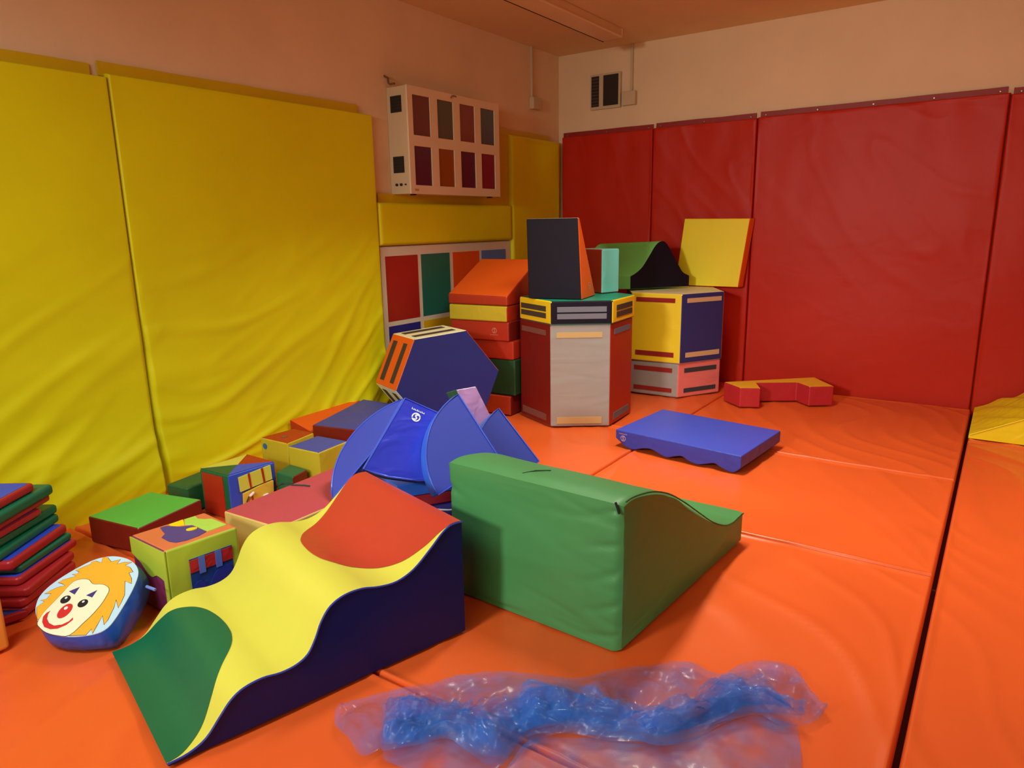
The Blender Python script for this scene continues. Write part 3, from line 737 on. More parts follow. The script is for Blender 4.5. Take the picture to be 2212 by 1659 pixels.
# ---------------------------------------------------------------- blue quadrants
def sector(name, ctr, p1, n, th, matf, matr, parent, deg=90, sgn=1, bev=0.006, tip=None, pip=True):
    ctr, p1, n = V(ctr), V(p1), V(n).normalized()
    r = p1 - ctr; r -= n * r.dot(n)
    k = 18; ring = [V(tip) if tip is not None else ctr]
    for i in range(k + 1):
        ring.append(ctr + Matrix.Rotation(math.radians(deg) * sgn * i / k, 3, n) @ r)
    back = [p - n * th for p in ring]
    m = len(ring)
    o = prism('body', ring, back, [matf, matr], [0, 0] + [1] * m, parent, bev, angle=25)
    if pip: tube('piping', ring, 0.0035, plain('pipe_blue', (70, 100, 230), 0.35), parent, closed=True, n=5)
    return ring
QB = vinyl('quadrant_blue', (60, 76, 184), 0.45, 0.08, 5)
def qthing(loc, lab): return thing('foam_quadrant', loc, lab, 'soft play shape', 'blue foam quadrants heaped in the middle')
t = qthing((1.25, -3.15, 0), 'upright blue foam quadrant in front, its curved bright rim facing left')
sector('q', (1.782, -3.469, 0.347), (1.605, -3.504, 0.599), (0.75, -0.5, 0.45), 0.11, QB, M_BBLUE, t, 90, 1)
t = qthing((1.45, -2.9, 0), 'rightmost blue foam quadrant, pointed top and partly behind the green ramp')
sector('q', (1.790, -3.157, 0.231), (1.605, -3.215, 0.471), (0.75, -0.5, 0.45), 0.15, QB, M_BBLUE, t, 90, 1)
t = qthing((1.1, -3.5, 0.05), 'leftmost blue foam quadrant, leaning with its broad curved edge to the left')
na = V((0.2, -0.6, 0.8)).normalized()
s0 = V((1.295, -3.963, 0.212)); s1 = V((1.296, -3.522, 0.542)); mid = (s0 + s1) / 2; ch = s1 - s0
perp = ch.cross(na).normalized()
if perp.x < 0: perp = -perp
ctr_a = mid + perp * (ch.length / 2)
qa = sector('q', ctr_a, s1, na, 0.04, QB, QB, t, 90, tip=mid + perp * 0.03, sgn= 1 if (Matrix.Rotation(math.radians(90), 3, na) @ (s1 - ctr_a) - (s0 - ctr_a)).length < 0.1 else -1)
# glossy broad piece with the mark
t = qthing((1.15, -3.35, 0.06), 'glossy blue foam quadrant with a small white round mark, narrow end up')
nb = V((0.8, -0.45, 0.5)).normalized()
pb = [V((1.393, -3.608, 0.577)), V((1.498, -3.506, 0.500)), V((1.581, -3.634, 0.249)), V((1.538, -3.702, 0.257)), V((1.463, -3.801, 0.291)), V((1.429, -3.841, 0.312)), V((1.394, -3.874, 0.335))]
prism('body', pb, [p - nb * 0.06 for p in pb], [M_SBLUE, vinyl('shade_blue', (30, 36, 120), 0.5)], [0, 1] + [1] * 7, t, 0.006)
tube('piping', pb, 0.004, plain('pipe_blue', (70, 100, 230), 0.35), t, closed=True, n=5)
fe = (pb[1] - pb[0]).normalized(); fu = nb.cross(fe)
emblem(frame(pb[0] + (pb[1] - pb[0]) * 0.50 + (pb[6] - pb[0]) * 0.17 + nb * 0.0015, fe, fu), 0, 0, 0.020, M_PWHITE, t, flip=-1)
# lilac block behind
t = thing('foam_block', (1.2, -2.9, 0), 'foam block with a shiny lilac satin side poking up behind the quadrants', 'soft play shape')
a0 = V((1.358, -3.220, 0.532)); a1 = V((1.408, -3.127, 0.537)); dn = V((0.50, 0.03, -0.86)).normalized() * 0.26
dp = V((-0.70, 0.42, -0.25)).normalized() * 0.16
vs = [a0, a1, a1 + dn, a0 + dn]
prism('body', vs, [p + dp for p in vs], [M_LILAC, M_DGREEN], [0, 1, 1, 1, 1, 1], t, 0.005)
# low pieces under the heap
t = thing('play_mat', (1.60, -3.6, 0), 'printed blue and yellow mat glimpsed between the wavy step and the green ramp', 'mat')
block('body', [(1.40, -3.90), (1.80, -3.84), (1.76, -3.48), (1.50, -3.40), (1.345, -3.62)], 0.0, 0.078, [M_DGREEN, M_NAVY], [0, 1] + [0] * 5, t, 0.006)
Fm = frame((1.56, -3.62, 0.078), (0.86, 0.5, 0), (-0.5, 0.86, 0))
patch('yellow_shape', Fm, catmull([(-0.02, -0.06), (0.05, -0.02), (0.20, -0.02), (0.22, -0.07), (0.10, -0.09), (0.0, -0.10)], 4, True), 0.0, 0.002, M_YEL, t)
patch('green_shape', Fm, [(0.0, -0.14), (0.2, -0.10), (0.2, -0.16), (0.02, -0.2)], 0.0, 0.002, M_DGREEN, t)
patch('white_line', Fm, catmull([(-0.06, 0.06), (0.04, 0.05), (0.10, 0.075), (0.04, 0.062), (-0.06, 0.072)], 3, True), 0.0, 0.0022, M_PWHITE, t)
t = thing('foam_slab', (1.40, -3.5, 0.08), 'crimson foam slab under the bright blue slab at the foot of the quadrants', 'soft play shape')
block('body', [(1.395, -3.665), (1.520, -3.470), (1.42, -3.26), (1.16, -3.30), (1.20, -3.62)], 0.0785, 0.135, M_CRIM, None, t, 0.008)
t = thing('foam_slab', (1.40, -3.5, 0.14), 'bright blue foam slab lying under the heap of quadrants', 'soft play shape')
block('body', [(1.385, -3.685), (1.545, -3.450), (1.43, -3.24), (1.14, -3.28), (1.18, -3.63)], 0.136, 0.200, M_BBLUE, None, t, 0.008)

# ---------------------------------------------------------------- boxes along the yellow wall
def simple(name, poly, z0, z1, mats, fm, lab, bevel=0.008, cat='soft play shape', group=None):
    cx = sum(p[0] for p in poly) / len(poly); cy = sum(p[1] for p in poly) / len(poly)
    t = thing(name, (cx, cy, z0), lab, cat, group)
    block('body', poly, z0, z1, mats, fm, t, bevel)
    return t
simple('foam_block', [(0.367, -4.508), (0.680, -4.455), (0.606, -4.130), (0.312, -4.205)], 0, 0.119, [M_MAROON, M_LGREEN], [0, 1, 0, 0, 0, 0], 'low maroon foam box with a leaf green top beside the yellow wall')
simple('foam_block', [(0.30, -4.12), (0.44, -4.10), (0.42, -3.86), (0.26, -3.88)], 0, 0.125, [vinyl('moss_green_vinyl', (36, 100, 56), 0.5)], None, 'small dark green foam block behind the low leaf green box')
# activity cube
t = thing('activity_cube', (0.57, -3.92, 0), 'soft activity cube with four coloured triangles on top and yellow pockets', 'activity cube')
q4 = [V((0.470, -4.045, 0)), V((0.672, -4.030, 0)), V((0.690, -3.790, 0)), V((0.475, -3.790, 0))]
Hc = 0.212
prism('body', q4, [p + V((0, 0, Hc)) for p in q4], [M_DGREEN, M_BLUE, M_RED2], [0, 0, 0, 1, 2, 0], t, 0.008)
cc = V((0.577, -3.914, Hc))
tri = {'yellow_triangle': (q4[3], q4[0], M_YEL), 'green_triangle': (q4[0], q4[1], vinyl('moss_green_vinyl', (36, 100, 56), 0.5)), 'blue_triangle': (q4[1], q4[2], M_BLUE), 'red_triangle': (q4[2], q4[3], M_RED2)}
for nm, (p, q, m) in tri.items():
    pp = [cc.copy(), V((p.x, p.y, Hc)), V((q.x, q.y, Hc))]; g = V((cc.x, cc.y, Hc)); 
    pp = [g + (x - g) * 0.97 for x in pp]
    prism(nm, [x + V((0, 0, -0.001)) for x in pp], [x + V((0, 0, 0.002)) for x in pp], m, None, t, 0, smooth=False)
Ff = frame(q4[0], q4[1] - q4[0], (0, 0, 1))
patch('red_panel', Ff, rect(0.018, 0.0, 0.165, 0.200), -0.001, 0.003, M_RED2, t)
Fr = frame(q4[1], q4[2] - q4[1], (0, 0, 1))
pk = patch('pocket_flap', Fr, [(0.05, 0.120), (0.215, 0.135), (0.212, 0.205), (0.047, 0.190)], 0.0, 0.008, M_YEL, t)
patch('ribbon', Fr, [(0.098, 0.122), (0.106, 0.122), (0.101, 0.198), (0.091, 0.197)], 0.008, 0.010, M_RED2, pk)
patch('ribbon', Fr, [(0.168, 0.128), (0.177, 0.129), (0.170, 0.204), (0.160, 0.203)], 0.008, 0.010, M_RED2, pk)
patch('pocket', Fr, [(0.055, 0.03), (0.21, 0.03), (0.216, 0.128), (0.14, 0.122), (0.06, 0.108)], 0.002, 0.014, vinyl('straw_vinyl', (232, 190, 60), 0.6, 0.3, 9), t)
patch('ribbon', Fr, [(0.098, 0.03), (0.106, 0.03), (0.104, 0.105), (0.095, 0.105)], 0.014, 0.016, M_RED2, t)
def bead(parent, c, d, r=0.007, l=0.03):
    d = V(d).normalized(); c = V(c); s = d.cross(V((0, 0, 1))).normalized(); u = s.cross(d); vs = []; fs = []; n = 10; prof = [(-1, 0.15), (-0.9, 0.7), (-0.6, 1), (0.6, 1), (0.9, 0.7), (1, 0.15)]
    for a, b in prof:
        for k in range(n):
            an = 2 * math.pi * k / n; vs.append(c + d * a * l / 2 + (s * math.cos(an) + u * math.sin(an)) * r * b)
    for i in range(len(prof) - 1):
        for k in range(n): fs.append((i * n + k, i * n + (k + 1) % n, (i + 1) * n + (k + 1) % n, (i + 1) * n + k))
    fs.append(tuple(range(n))[::-1]); fs.append(tuple((len(prof) - 1) * n + k for k in range(n)))
    return mk('toggle', vs, fs, M_PLW, None, parent, angle=60)
bead(t, Fr(0.095, 0.098, 0.022), Fr(1, 0.6, 0) - Fr(0, 0, 0)); bead(t, Fr(0.165, 0.072, 0.022), Fr(1, 0.1, 0) - Fr(0, 0, 0))
tube('drawstring', [Fr(0.08, 0.09, 0.02), Fr(0.07, 0.07, 0.018), Fr(0.065, 0.04, 0.016), Fr(0.07, 0.02, 0.014)], 0.003, M_CORD, t, n=5)
t = simple('foam_block', [(0.705, -3.80), (0.83, -3.80), (0.80, -3.69), (0.66, -3.685)], 0, 0.165, [M_MAROON, M_DGREEN], [0, 1, 1, 0, 1, 1], 'small sea green foam block squeezed behind the activity cube')  # maroon face imitates the shaded side of the green block
tube('cord', [(0.83, -3.75, 0.11), (0.86, -3.86, 0.16), (0.90, -3.93, 0.18), (0.935, -3.935, 0.20), (1.00, -3.93, 0.2035), (1.05, -3.905, 0.2035), (1.075, -3.90, 0.2035)], 0.0035, M_CORD, t, n=5)
simple('foam_cube', [(0.645, -3.675), (0.858, -3.662), (0.832, -3.452), (0.622, -3.470)], 0, 0.25, [M_OLIVE, vinyl('faded_blue_vinyl', (66, 80, 178), 0.5)], [0, 1, 0, 0, 0, 0], 'mustard foam cube with a blue top in front of the yellow wall')
t = simple('foam_cube', [(0.392, -3.652), (0.604, -3.645), (0.565, -3.445), (0.405, -3.450)], 0, 0.25, [M_OLIVE, M_RED2], [0, 1, 0, 0, 0, 0], 'mustard foam cube with a red top and a blue dot on its side')
Ff = frame((0.392, -3.652, 0), (0.212, 0.007, 0), (0, 0, 1))
patch('blue_dot', Ff, circ(0.035, 0.208, 0.016), -0.001, 0.002, vinyl('dot_blue', (40, 110, 170), 0.5), t)
patch('grey_dot', frame((0.392, -3.652, 0.25), (1, 0, 0), (0, 1, 0)), circ(0.10, 0.075, 0.016, 0.014), -0.001, 0.002, plain('grey_dot', (128, 96, 60), 0.8), t)
# long rose block
simple('foam_block', [(0.997, -4.268), (1.320, -4.250), (1.320, -3.680), (0.968, -3.672)], 0, 0.2, [M_CREAM, M_ROSE, M_MAROON], [2, 1, 0, 0, 0, 0], 'rose red topped foam block with cream side behind the wavy step')
# blue and maroon mat block
simple('foam_slab', [(0.292, -3.236), (0.650, -3.159), (0.62, -2.62), (0.086, -2.641)], 0.0, 0.2, [M_MAROON, vinyl('dusk_blue_vinyl', (62, 70, 172), 0.5)], [0, 1, 0, 0, 0, 0], 'wide maroon foam slab with a blue top between cubes and navy disc')
t = thing('foam_wedge', (0.15, -2.95, 0), 'orange foam wedge wedged between the yellow wall and the blue topped slab', 'soft play shape')
vs = [(0.115, -3.245, 0.0), (0.272, -3.215, 0.0), (0.10, -2.66, 0.0), (0.09, -2.66, 0.0), (0.115, -3.245, 0.205), (0.272, -3.215, 0.150), (0.10, -2.66, 0.2), (0.09, -2.66, 0.205)]
vs = [(0.105, -3.245, 0.0), (0.274, -3.225, 0.0), (0.084, -2.655, 0.0), (0.074, -2.655, 0.0), (0.105, -3.245, 0.205), (0.274, -3.225, 0.150), (0.084, -2.655, 0.205), (0.074, -2.655, 0.207)]
mk('body', vs, [(3, 2, 1, 0), (4, 5, 6, 7), (0, 1, 5, 4), (1, 2, 6, 5), (2, 3, 7, 6), (3, 0, 4, 7)], [M_ORANGE, M_RED2], [1, 0, 1, 0, 0, 0], t, 0.005)

# puzzle box with window
t = thing('puzzle_box', (1.15, -4.52, 0), 'lime green soft box with an orange patchwork top and a curtained blue window', 'activity cube')
pq = [V((1.022, -4.648, 0)), V((1.252, -4.652, 0)), V((1.284, -4.395, 0)), V((1.056, -4.381, 0))]
prism('body', pq, [p + V((0, 0, 0.25)) for p in pq], [M_LIME, M_TERRA, M_PLUM], [0, 1, 2, 0, 0, 0], t, 0.010)
Fl = frame(pq[0], pq[1] - pq[0], (0, 0, 1)); Wd = (pq[1] - pq[0]).length
patch('scalloped_band', Fl, [(0.0, 0.245), (0.0, 0.185)] + catmull([(0.03, 0.172), (0.06, 0.160), (0.10, 0.132), (0.13, 0.128), (0.16, 0.142), (0.19, 0.140)], 3) + [(Wd - 0.022, 0.135), (Wd - 0.02, 0.0), (Wd, 0.0), (Wd, 0.245)], -0.001, 0.003, M_LIME, t)
Fr = frame(pq[1], pq[2] - pq[1], (0, 0, 1))
patch('window', Fr, rect(0.075, 0.015, 0.228, 0.190), -0.001, 0.002, vinyl('window_blue', (30, 62, 140), 0.35, 0.3, 12), t)
c_ = patch('curtain', Fr, rect(0.075, 0.140, 0.228, 0.186), 0.002, 0.005, vinyl('curtain_red', (176, 30, 36), 0.6, 0.4, 14), t)
for a in (0.105, 0.165): patch('curtain_loop', Fr, rect(a, 0.128, a + 0.022, 0.190), 0.005, 0.007, vinyl('loop_blue', (80, 110, 210), 0.6), c_)
patch('blue_hill', Fr, catmull([(0.08, 0.02), (0.085, 0.09), (0.11, 0.10), (0.135, 0.07), (0.16, 0.11), (0.20, 0.125), (0.222, 0.10), (0.224, 0.02)], 3), 0.002, 0.004, vinyl('hill_blue', (28, 52, 160), 0.45), t)
Ft = frame(pq[0] + V((0, 0, 0.25)), (1, -0.02, 0), (0.1, 1, 0))
# art traced on the lid: purple fish-like patch, lime leaf and yellow corner
patch('purple_patch', Ft, [(0.022, 0.094), (0.026, 0.114), (0.040, 0.122), (0.072, 0.138), (0.094, 0.170), (0.190, 0.170), (0.204, 0.134), (0.206, 0.088), (0.195, 0.059), (0.168, 0.050), (0.113, 0.052), (0.091, 0.076), (0.056, 0.084)], 0.0, 0.002, M_PURP, t)
patch('lime_patch', Ft, [(0.020, 0.184), (0.022, 0.223), (0.055, 0.216), (0.080, 0.228), (0.095, 0.245), (0.190, 0.245), (0.192, 0.210), (0.192, 0.173), (0.095, 0.174), (0.070, 0.157), (0.045, 0.170)], 0.0, 0.0025, vinyl('patch_lime', (180, 226, 90), 0.5), t)
patch('yellow_patch', Ft, [(0.022, 0.126), (0.018, 0.178), (0.044, 0.169), (0.070, 0.156), (0.058, 0.136), (0.036, 0.123)], 0.0, 0.003, vinyl('patch_yellow', (250, 226, 20), 0.5), t)
patch('yellow_eye', Ft, circ(0.130, 0.150, 0.018, 0.012, rot=1.2), 0.002, 0.0045, vinyl('patch_yellow', (250, 226, 20), 0.5), t)

# ---------------------------------------------------------------- clown cushion
t = thing('clown_cushion', (1.05, -4.85, 0), 'round blue cushion printed with a smiling clown face and orange hair', 'cushion')
CP = V((1.11, -4.98, 0.07)); cn = V((0.17473, -0.387816, 0.905024)); ce1 = V((0.911734, 0.410781, 0)); ce2 = V((-0.371767, 0.825141, 0.425361))
FC = lambda a, b, c=0.0: CP + ce1 * a + ce2 * b + cn * c
outl = [(-0.055, 0.028), (-0.094, 0.064), (-0.112, 0.089), (-0.124, 0.121), (-0.121, 0.157), (-0.105, 0.193), (-0.083, 0.226), (-0.058, 0.256), (-0.030, 0.282), (0.002, 0.298), (0.040, 0.305), (0.083, 0.301), (0.122, 0.288), (0.155, 0.266), (0.178, 0.234), (0.193, 0.179), (0.200, 0.118), (0.202, 0.070), (0.197, 0.034), (0.175, 0.012), (0.133, -0.002), (0.088, -0.009), (0.040, -0.009), (-0.010, 0.000)]
outl = catmull(outl, 3, True)
ccx = sum(p[0] for p in outl) / len(outl); ccy = sum(p[1] for p in outl) / len(outl)
rings = [(0.0, 0.93, -0.004), (1.0, 0.985, -0.002), (2.0, 1.0, -0.010), (3, 1.035, -0.035), (4, 1.04, -0.06), (5, 1.02, -0.085), (6, 0.97, -0.10)]
vs = []; fs = []; n = len(outl)
for _, sc, dz in rings:
    for (a, b) in outl:
        p = FC(ccx + (a - ccx) * sc, ccy + (b - ccy) * sc, dz)
        wob = 0.003 * fb(a * 30, b * 30, dz * 20)
        p.z = max(0.002, p.z + wob if dz < -0.02 else p.z)
        vs.append(p)
for j in range(len(rings) - 1):
    for i in range(n): fs.append((j * n + i, j * n + (i + 1) % n, (j + 1) * n + (i + 1) % n, (j + 1) * n + i))
fs.append(tuple(range(n))[::-1]); fs.append(tuple((len(rings) - 1) * n + k for k in range(n)))
mk('body', vs, fs, vinyl('cushion_blue', (34, 86, 200), 0.32, 0.5, 9), None, t, angle=60)
ice = vinyl('ice_blue_print', (190, 226, 250), 0.45)
patch('face_cloth', FC, [(ccx + (a - ccx) * 0.985, ccy + (b - ccy) * 0.985) for a, b in outl], -0.003, 0.001, ice, t)
hair = [(-0.068, 0.042), (-0.101, 0.082), (-0.090, 0.106), (-0.107, 0.108), (-0.089, 0.115), (-0.088, 0.137), (-0.111, 0.134), (-0.099, 0.147), (-0.081, 0.163), (-0.059, 0.171), (-0.075, 0.177), (-0.094, 0.180), (-0.085, 0.191), (-0.066, 0.201), (-0.046, 0.211), (-0.067, 0.217), (-0.047, 0.220), (-0.048, 0.229), (-0.065, 0.233), (-0.050, 0.246), (-0.028, 0.262), (-0.029, 0.272), (-0.016, 0.277), (0.009, 0.272), (-0.001, 0.295), (0.018, 0.295), (0.043, 0.279), (0.071, 0.291), (0.070, 0.271), (0.091, 0.281), (0.121, 0.283), (0.103, 0.270), (0.128, 0.262), (0.150, 0.245), (0.136, 0.241), (0.161, 0.219), (0.174, 0.200), (0.143, 0.208), (0.176, 0.156), (0.181, 0.133), (0.186, 0.107), (0.158, 0.136), (0.169, 0.108), (0.178, 0.062), (0.177, 0.044), (0.150, 0.075), (0.154, 0.042), (0.158, 0.011), (0.144, 0.026), (0.140, 0.004), (0.087, -0.004)]
ol = plain('print_outline', (70, 44, 30), 0.6)
def outline(name, pts, c, w, parent, mat=ol):
    tube(name, [FC(a, b, c) for a, b in pts], w, mat, parent, closed=True, n=4)
patch('hair', FC, hair, 0.001, 0.0018, vinyl('hair_orange', (244, 176, 46), 0.5), t)
outline('hair_outline', hair, 0.0012, 0.0011, t)
face = catmull([(-0.055, 0.028), (-0.061, 0.065), (-0.056, 0.097), (-0.051, 0.125), (-0.048, 0.147), (-0.045, 0.172), (-0.038, 0.190), (-0.017, 0.201), (0.010, 0.201), (0.037, 0.186), (0.070, 0.188), (0.097, 0.180), (0.111, 0.167), (0.116, 0.145), (0.118, 0.113), (0.113, 0.076), (0.103, 0.044), (0.086, -0.002), (0.045, -0.0075), (0.000, -0.0015), (-0.035, 0.013)], 3, True)
patch('face', FC, face, 0.0018, 0.0026, vinyl('face_cream', (240, 240, 206), 0.5), t)
outline('face_outline', face, 0.002, 0.0011, t)
blackp = plain('print_black', (24, 20, 40), 0.4)
for (a, b) in ((-0.019, 0.119), (0.052, 0.111)):
    ey_ = patch('eye', FC, circ(a, b, 0.0165, 0.0155), 0.0026, 0.0032, blackp, t)
    patch('eye_glint', FC, circ(a - 0.002, b + 0.006, 0.0042), 0.0032, 0.0036, M_PWHITE, ey_)
ns_ = patch('nose', FC, circ(0.0095, 0.078, 0.021, 0.0275), 0.0026, 0.0034, vinyl('nose_red', (208, 40, 44), 0.45), t)
patch('nose_glint', FC, circ(0.006, 0.088, 0.0062), 0.0034, 0.0038, M_PWHITE, ns_)
patch('mouth', FC, [(-0.042, 0.074), (-0.050, 0.064), (-0.051, 0.050), (-0.040, 0.032), (-0.020, 0.016), (0.006, 0.0105), (0.030, 0.015), (0.050, 0.030), (0.060, 0.050), (0.054, 0.058), (0.050, 0.044), (0.034, 0.030), (0.010, 0.024), (-0.014, 0.031), (-0.032, 0.045), (-0.040, 0.060)], 0.0026, 0.0032, vinyl('nose_red', (208, 40, 44), 0.45), t)
pv = plain('print_violet', (62, 48, 130), 0.5)
patch('eyebrow', FC, [(-0.029, 0.150), (-0.000, 0.140), (-0.002, 0.170)], 0.0026, 0.0032, pv, t)
patch('eyebrow', FC, [(0.043, 0.141), (0.070, 0.135), (0.069, 0.164)], 0.0026, 0.0032, pv, t)
tube('zip_tab', [FC(0.205, 0.215, -0.03), FC(0.245, 0.205, -0.03)], 0.005, plain('tab_blue', (120, 150, 236), 0.4), t)

# ---------------------------------------------------------------- stack of thin mats at the left edge
fdir = V((-0.19, 0.27, 0)).normalized(); ddir = V((-0.82, -0.57, 0)).normalized()
M_RIMR = vinyl('mat_red', (176, 38, 46), 0.4, 0.15, 9); M_TOPB = vinyl('mat_blue', (48, 78, 214), 0.45, 0.06, 6); M_MATG = vinyl('mat_green', (14, 112, 82), 0.38, 0.12, 9)
stack = [
    (0.000, 0.034, 0.630, -4.690, 0.30, 'r', 'plain red, bottom of the stack'),
    (0.035, 0.032, 0.648, -4.684, 0.30, 'r', 'plain red, second from the bottom'),
    (0.068, 0.032, 0.628, -4.676, 0.30, 'r', 'plain red, third from the bottom'),
    (0.101, 0.030, 0.590, -4.646, 0.33, 'b', 'red rim and blue top, above the three plain red mats'),
    (0.132, 0.026, 0.578, -4.656, 0.30, 'g', 'plain green, between two blue-topped mats'),
    (0.159, 0.036, 0.568, -4.664, 0.33, 'b', 'red rim and the widest strip of blue top showing'),
    (0.196, 0.032, 0.522, -4.668, 0.36, 'g', 'plain green, lower of the touching green pair'),
    (0.229, 0.034, 0.510, -4.664, 0.38, 'g', 'plain green, upper of the touching green pair'),
    (0.264, 0.024, 0.575, -4.742, 0.32, 'b', 'red rim, set back to the left on the green pair'),
    (0.289, 0.026, 0.520, -4.686, 0.40, 'r', 'plain red, just below the top green mat'),
    (0.316, 0.040, 0.534, -4.676, 0.42, 'g', 'plain green, second from the top'),
    (0.357, 0.032, 0.562, -4.748, 0.40, 'b', 'red rim and blue top, topmost of the stack'),
]
def roundrect(c, X, Y, w, d, r, n=4):
    out = []
    for (sx, sy, a0) in ((0, 0, 180), (1, 0, 270), (1, 1, 0), (0, 1, 90)):
        cx = r if sx == 0 else w - r; cy = r if sy == 0 else d - r
        for k in range(n + 1):
            a = math.radians(a0 + 90 * k / n); out.append(c + X * (cx + r * math.cos(a)) + Y * (cy + r * math.sin(a)))
    return out
for i, (z0, th, x, y, L, st, lab) in enumerate(stack):
    c = V((x, y, z0)); tt = thing('thin_mat', (x, y, z0), 'thin square mat, ' + lab, 'mat', 'thin mats stacked at the left edge')
    yaw = (random.Random(i).random() - 0.5) * 0.10
    X = Matrix.Rotation(yaw, 3, 'Z') @ (-fdir); Y = Matrix.Rotation(yaw, 3, 'Z') @ ddir
    if X.cross(Y).z < 0: pass
    pts = roundrect(c, X, Y, L, 0.36, 0.018)
    if X.cross(Y).z < 0: pts = pts[::-1]
    mat = M_MATG if st == 'g' else M_RIMR
    prism('body', pts, [p + V((0, 0, th)) for p in pts], mat, None, tt, th * 0.34, seg=4, angle=50)
    if st == 'b':
        pts2 = roundrect(c + X * 0.014 + Y * 0.014, X, Y, L - 0.028, 0.332, 0.012)
        if X.cross(Y).z < 0: pts2 = pts2[::-1]
        prism('blue_top', [p + V((0, 0, th - 0.002)) for p in pts2], [p + V((0, 0, th + 0.0008)) for p in pts2], M_TOPB, None, tt, 0, smooth=False)
tt = thing('thin_mat', (0.77, -4.96, 0), 'thin mat with red rim and blue top on the floor beside the spotted cube', 'mat')
pp = [(0.748, -5.02), (0.80, -5.01), (0.818, -4.925), (0.760, -4.965)]
block('body', pp, 0.0, 0.028, M_RIMR, None, tt, 0.006)
block('blue_top', [(0.70 + (x - 0.70) * 0.86, -4.975 + (y + 4.975) * 0.86) for x, y in pp], 0.026, 0.0288, M_TOPB, None, tt, 0)

# spotted cube
t = thing('spotted_cube', (0.85, -5.17, 0), 'orange foam cube with purple spots and a yellow top at the left edge', 'soft play shape')
sq = [(0.735, -5.285), (0.985, -5.295), (0.975, -5.040), (0.725, -5.035)]
block('body', sq, 0.0, 0.272, [vinyl('spot_orange', (232, 146, 52), 0.5, 0.15, 7), vinyl('patch_yellow', (250, 226, 20), 0.5)], [0, 1, 0, 0, 0, 0], t, 0.012)
Fq = frame((0.985, -5.295, 0), (-0.01, 0.255, 0), (0, 0, 1))
for (a, b) in ((0.178, 0.192), (0.183, 0.075), (0.06, 0.19), (0.06, 0.07)):
    patch('spot', Fq, circ(a, b, 0.047, 0.052), -0.001, 0.0015, vinyl('spot_violet', (88, 84, 176), 0.5), t)
    patch('spot_centre', Fq, circ(a - 0.012, b - 0.005, 0.030, 0.036), 0.0015, 0.0025, vinyl('spot_dark', (62, 44, 120), 0.5), t)

# ---------------------------------------------------------------- sheer blue cloth
def organza():
    m = bpy.data.materials.new('sheer_blue_organza'); m.use_nodes = True
    nt = m.node_tree; N = nt.nodes; L = nt.links
    b = N['Principled BSDF']; b.inputs['Base Color'].default_value = rgb(70, 150, 255); b.inputs['Roughness'].default_value = 0.28; b.inputs['Coat Weight'].default_value = 0.4
    b.inputs['Sheen Weight'].default_value = 0.3
    tr = N.new('ShaderNodeBsdfTransparent'); tr.inputs[0].default_value = (0.90, 0.93, 1.0, 1)
    tl = N.new('ShaderNodeBsdfTranslucent'); tl.inputs[0].default_value = rgb(80, 150, 255)
    mx0 = N.new('ShaderNodeMixShader'); mx0.inputs[0].default_value = 0.3
    L.new(b.outputs[0], mx0.inputs[1]); L.new(tl.outputs[0], mx0.inputs[2])
    mx = N.new('ShaderNodeMixShader')
    tc = N.new('ShaderNodeTexCoord'); nz = N.new('ShaderNodeTexNoise'); nz.inputs['Scale'].default_value = 12; nz.inputs['Detail'].default_value = 4
    L.new(tc.outputs['Object'], nz.inputs['Vector'])
    mr = N.new('ShaderNodeMapRange'); mr.inputs['From Min'].default_value = 0.3; mr.inputs['From Max'].default_value = 0.7
    mr.inputs['To Min'].default_value = 0.10; mr.inputs['To Max'].default_value = 0.46
    L.new(nz.outputs['Fac'], mr.inputs['Value']); L.new(mr.outputs[0], mx.inputs[0])
    L.new(tr.outputs[0], mx.inputs[1]); L.new(mx0.outputs[0], mx.inputs[2]); L.new(mx.outputs[0], N['Material Output'].inputs[0])
    return m
M_ORG = organza()
t = thing('sheer_cloth', (2.7, -4.3, 0), 'crumpled sheer blue cloth lying across the orange mats in the foreground', 'cloth')
def crump(x, y, s, seed):
    return abs(fb(x * s + seed, y * s, seed)) + 0.5 * abs(fb(x * s * 2.3, y * s * 2.3 + seed, seed + 3)) + 0.25 * abs(fb(x * s * 5, y * s * 5, seed))
def sheet(name, back, front, nu, nv, h, seed, s=6.0, z0=0.006):
    """cloth sheet between two long edges given as polylines"""
    bk = catmull(back, 8); fr = catmull(front, 8)
    def at(c, u):
        k = u * (len(c) - 1); i = min(int(k), len(c) - 2); f = k - i
        return (c[i][0] * (1 - f) + c[i + 1][0] * f, c[i][1] * (1 - f) + c[i + 1][1] * f)
    vs = []; fs = []
    for i in range(nu + 1):
        u = i / nu; p = at(bk, u); q = at(fr, u)
        for j in range(nv + 1):
            v = j / nv; x = p[0] * (1 - v) + q[0] * v; y = p[1] * (1 - v) + q[1] * v
            x += 0.012 * fb(x * 9, y * 9, seed + 1); y += 0.012 * fb(x * 9, y * 9, seed + 5)
            e = min(1.0, 4 * min(v, 1 - v) + 0.25)
            vs.append((x, y, z0 + h * e * crump(x, y, s, seed)))
    for i in range(nu):
        for j in range(nv):
            k = i * (nv + 1) + j; fs.append((k, k + 1, k + nv + 2, k + nv + 1))
    return mk(name, vs, fs, M_ORG, None, t, angle=180)
back = [(2.092, -4.644), (2.111, -4.602), (2.177, -4.504), (2.250, -4.418), (2.339, -4.314), (2.449, -4.234), (2.551, -4.206), (2.645, -4.099), (2.721, -4.022), (2.782, -3.961), (2.830, -3.936), (2.889, -3.944), (2.925, -3.928), (2.946, -3.867), (2.998, -3.812), (3.079, -3.793), (3.152, -3.860), (3.208, -3.929)]
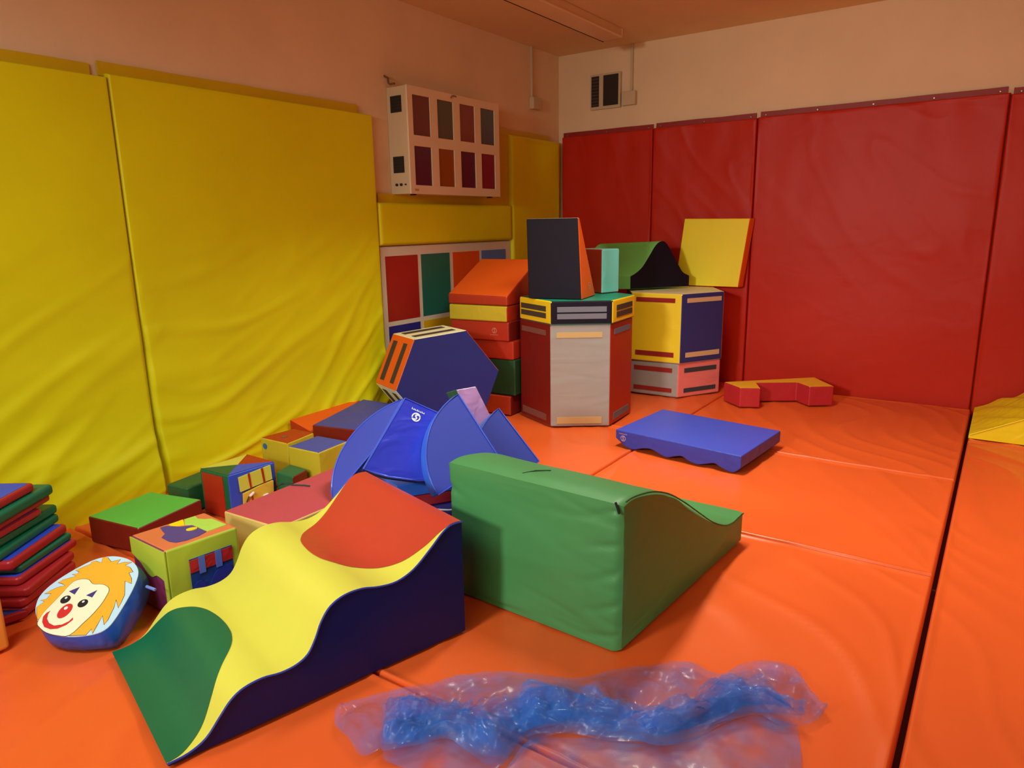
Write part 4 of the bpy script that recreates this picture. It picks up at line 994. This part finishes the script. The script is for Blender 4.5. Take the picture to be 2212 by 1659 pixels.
front = [(2.100, -4.680), (2.159, -4.721), (2.278, -4.752), (2.299, -4.700), (2.343, -4.728), (2.431, -4.715), (2.571, -4.622), (2.600, -4.520), (2.643, -4.421), (2.712, -4.385), (2.778, -4.361), (2.855, -4.320), (2.913, -4.282), (2.980, -4.166), (3.044, -4.060), (3.124, -4.060), (3.190, -3.990), (3.206, -3.940)]
sheet('outer_layer', back, front, 150, 40, 0.040, 1.3, 7)
# gathered core, several folds thick
cb = [(2.229, -4.600), (2.234, -4.535), (2.305, -4.500), (2.384, -4.517), (2.432, -4.416), (2.490, -4.354), (2.495, -4.303), (2.581, -4.258), (2.681, -4.240), (2.785, -4.240), (2.836, -4.206), (2.892, -4.101), (2.918, -4.011), (2.941, -3.958), (3.040, -3.967), (3.158, -4.004)]
cf = [(2.240, -4.640), (2.300, -4.700), (2.337, -4.713), (2.422, -4.617), (2.500, -4.600), (2.594, -4.597), (2.597, -4.481), (2.647, -4.427), (2.700, -4.390), (2.812, -4.338), (2.909, -4.304), (2.950, -4.230), (2.979, -4.166), (3.045, -4.090), (3.100, -4.050), (3.165, -4.030)]
for k, (h, s_, zz) in enumerate(((0.060, 6, 0.016), (0.075, 8, 0.022), (0.060, 5, 0.028))):
    f = 0.02 * k
    sheet('gathered_fold', [(x + 0.006 * k, y - f * 0.6) for x, y in cb], [(x - 0.004 * k, y + f * 0.5) for x, y in cf], 150, 26, h, 5.1 + k * 2.7, s_, zz)
# denser twists at the left and right
sheet('gathered_fold', [(2.25, -4.56), (2.30, -4.50), (2.36, -4.50), (2.42, -4.47)], [(2.30, -4.70), (2.36, -4.69), (2.40, -4.62), (2.47, -4.56)], 50, 30, 0.075, 12.0, 11, 0.03)
sheet('gathered_fold', [(2.46, -4.40), (2.52, -4.30), (2.60, -4.26), (2.72, -4.25), (2.80, -4.25)], [(2.58, -4.50), (2.62, -4.42), (2.66, -4.36), (2.74, -4.31), (2.80, -4.28)], 60, 20, 0.06, 17.0, 9, 0.03)
sheet('gathered_fold', [(2.80, -4.30), (2.86, -4.20), (2.92, -4.10), (2.95, -4.00), (3.02, -3.94)], [(2.86, -4.31), (2.93, -4.25), (2.99, -4.14), (3.06, -4.05), (3.14, -4.02)], 60, 20, 0.06, 21.0, 9, 0.03)
# thin flat part spread towards the viewer
sheet('spread_layer', [(2.60, -4.46), (2.72, -4.38), (2.86, -4.31), (2.96, -4.20), (3.05, -4.06), (3.16, -4.04)], [(2.62, -4.78), (2.76, -4.72), (2.92, -4.62), (3.04, -4.52), (3.16, -4.40), (3.215, -4.22)], 90, 40, 0.014, 31.0, 5, 0.006)
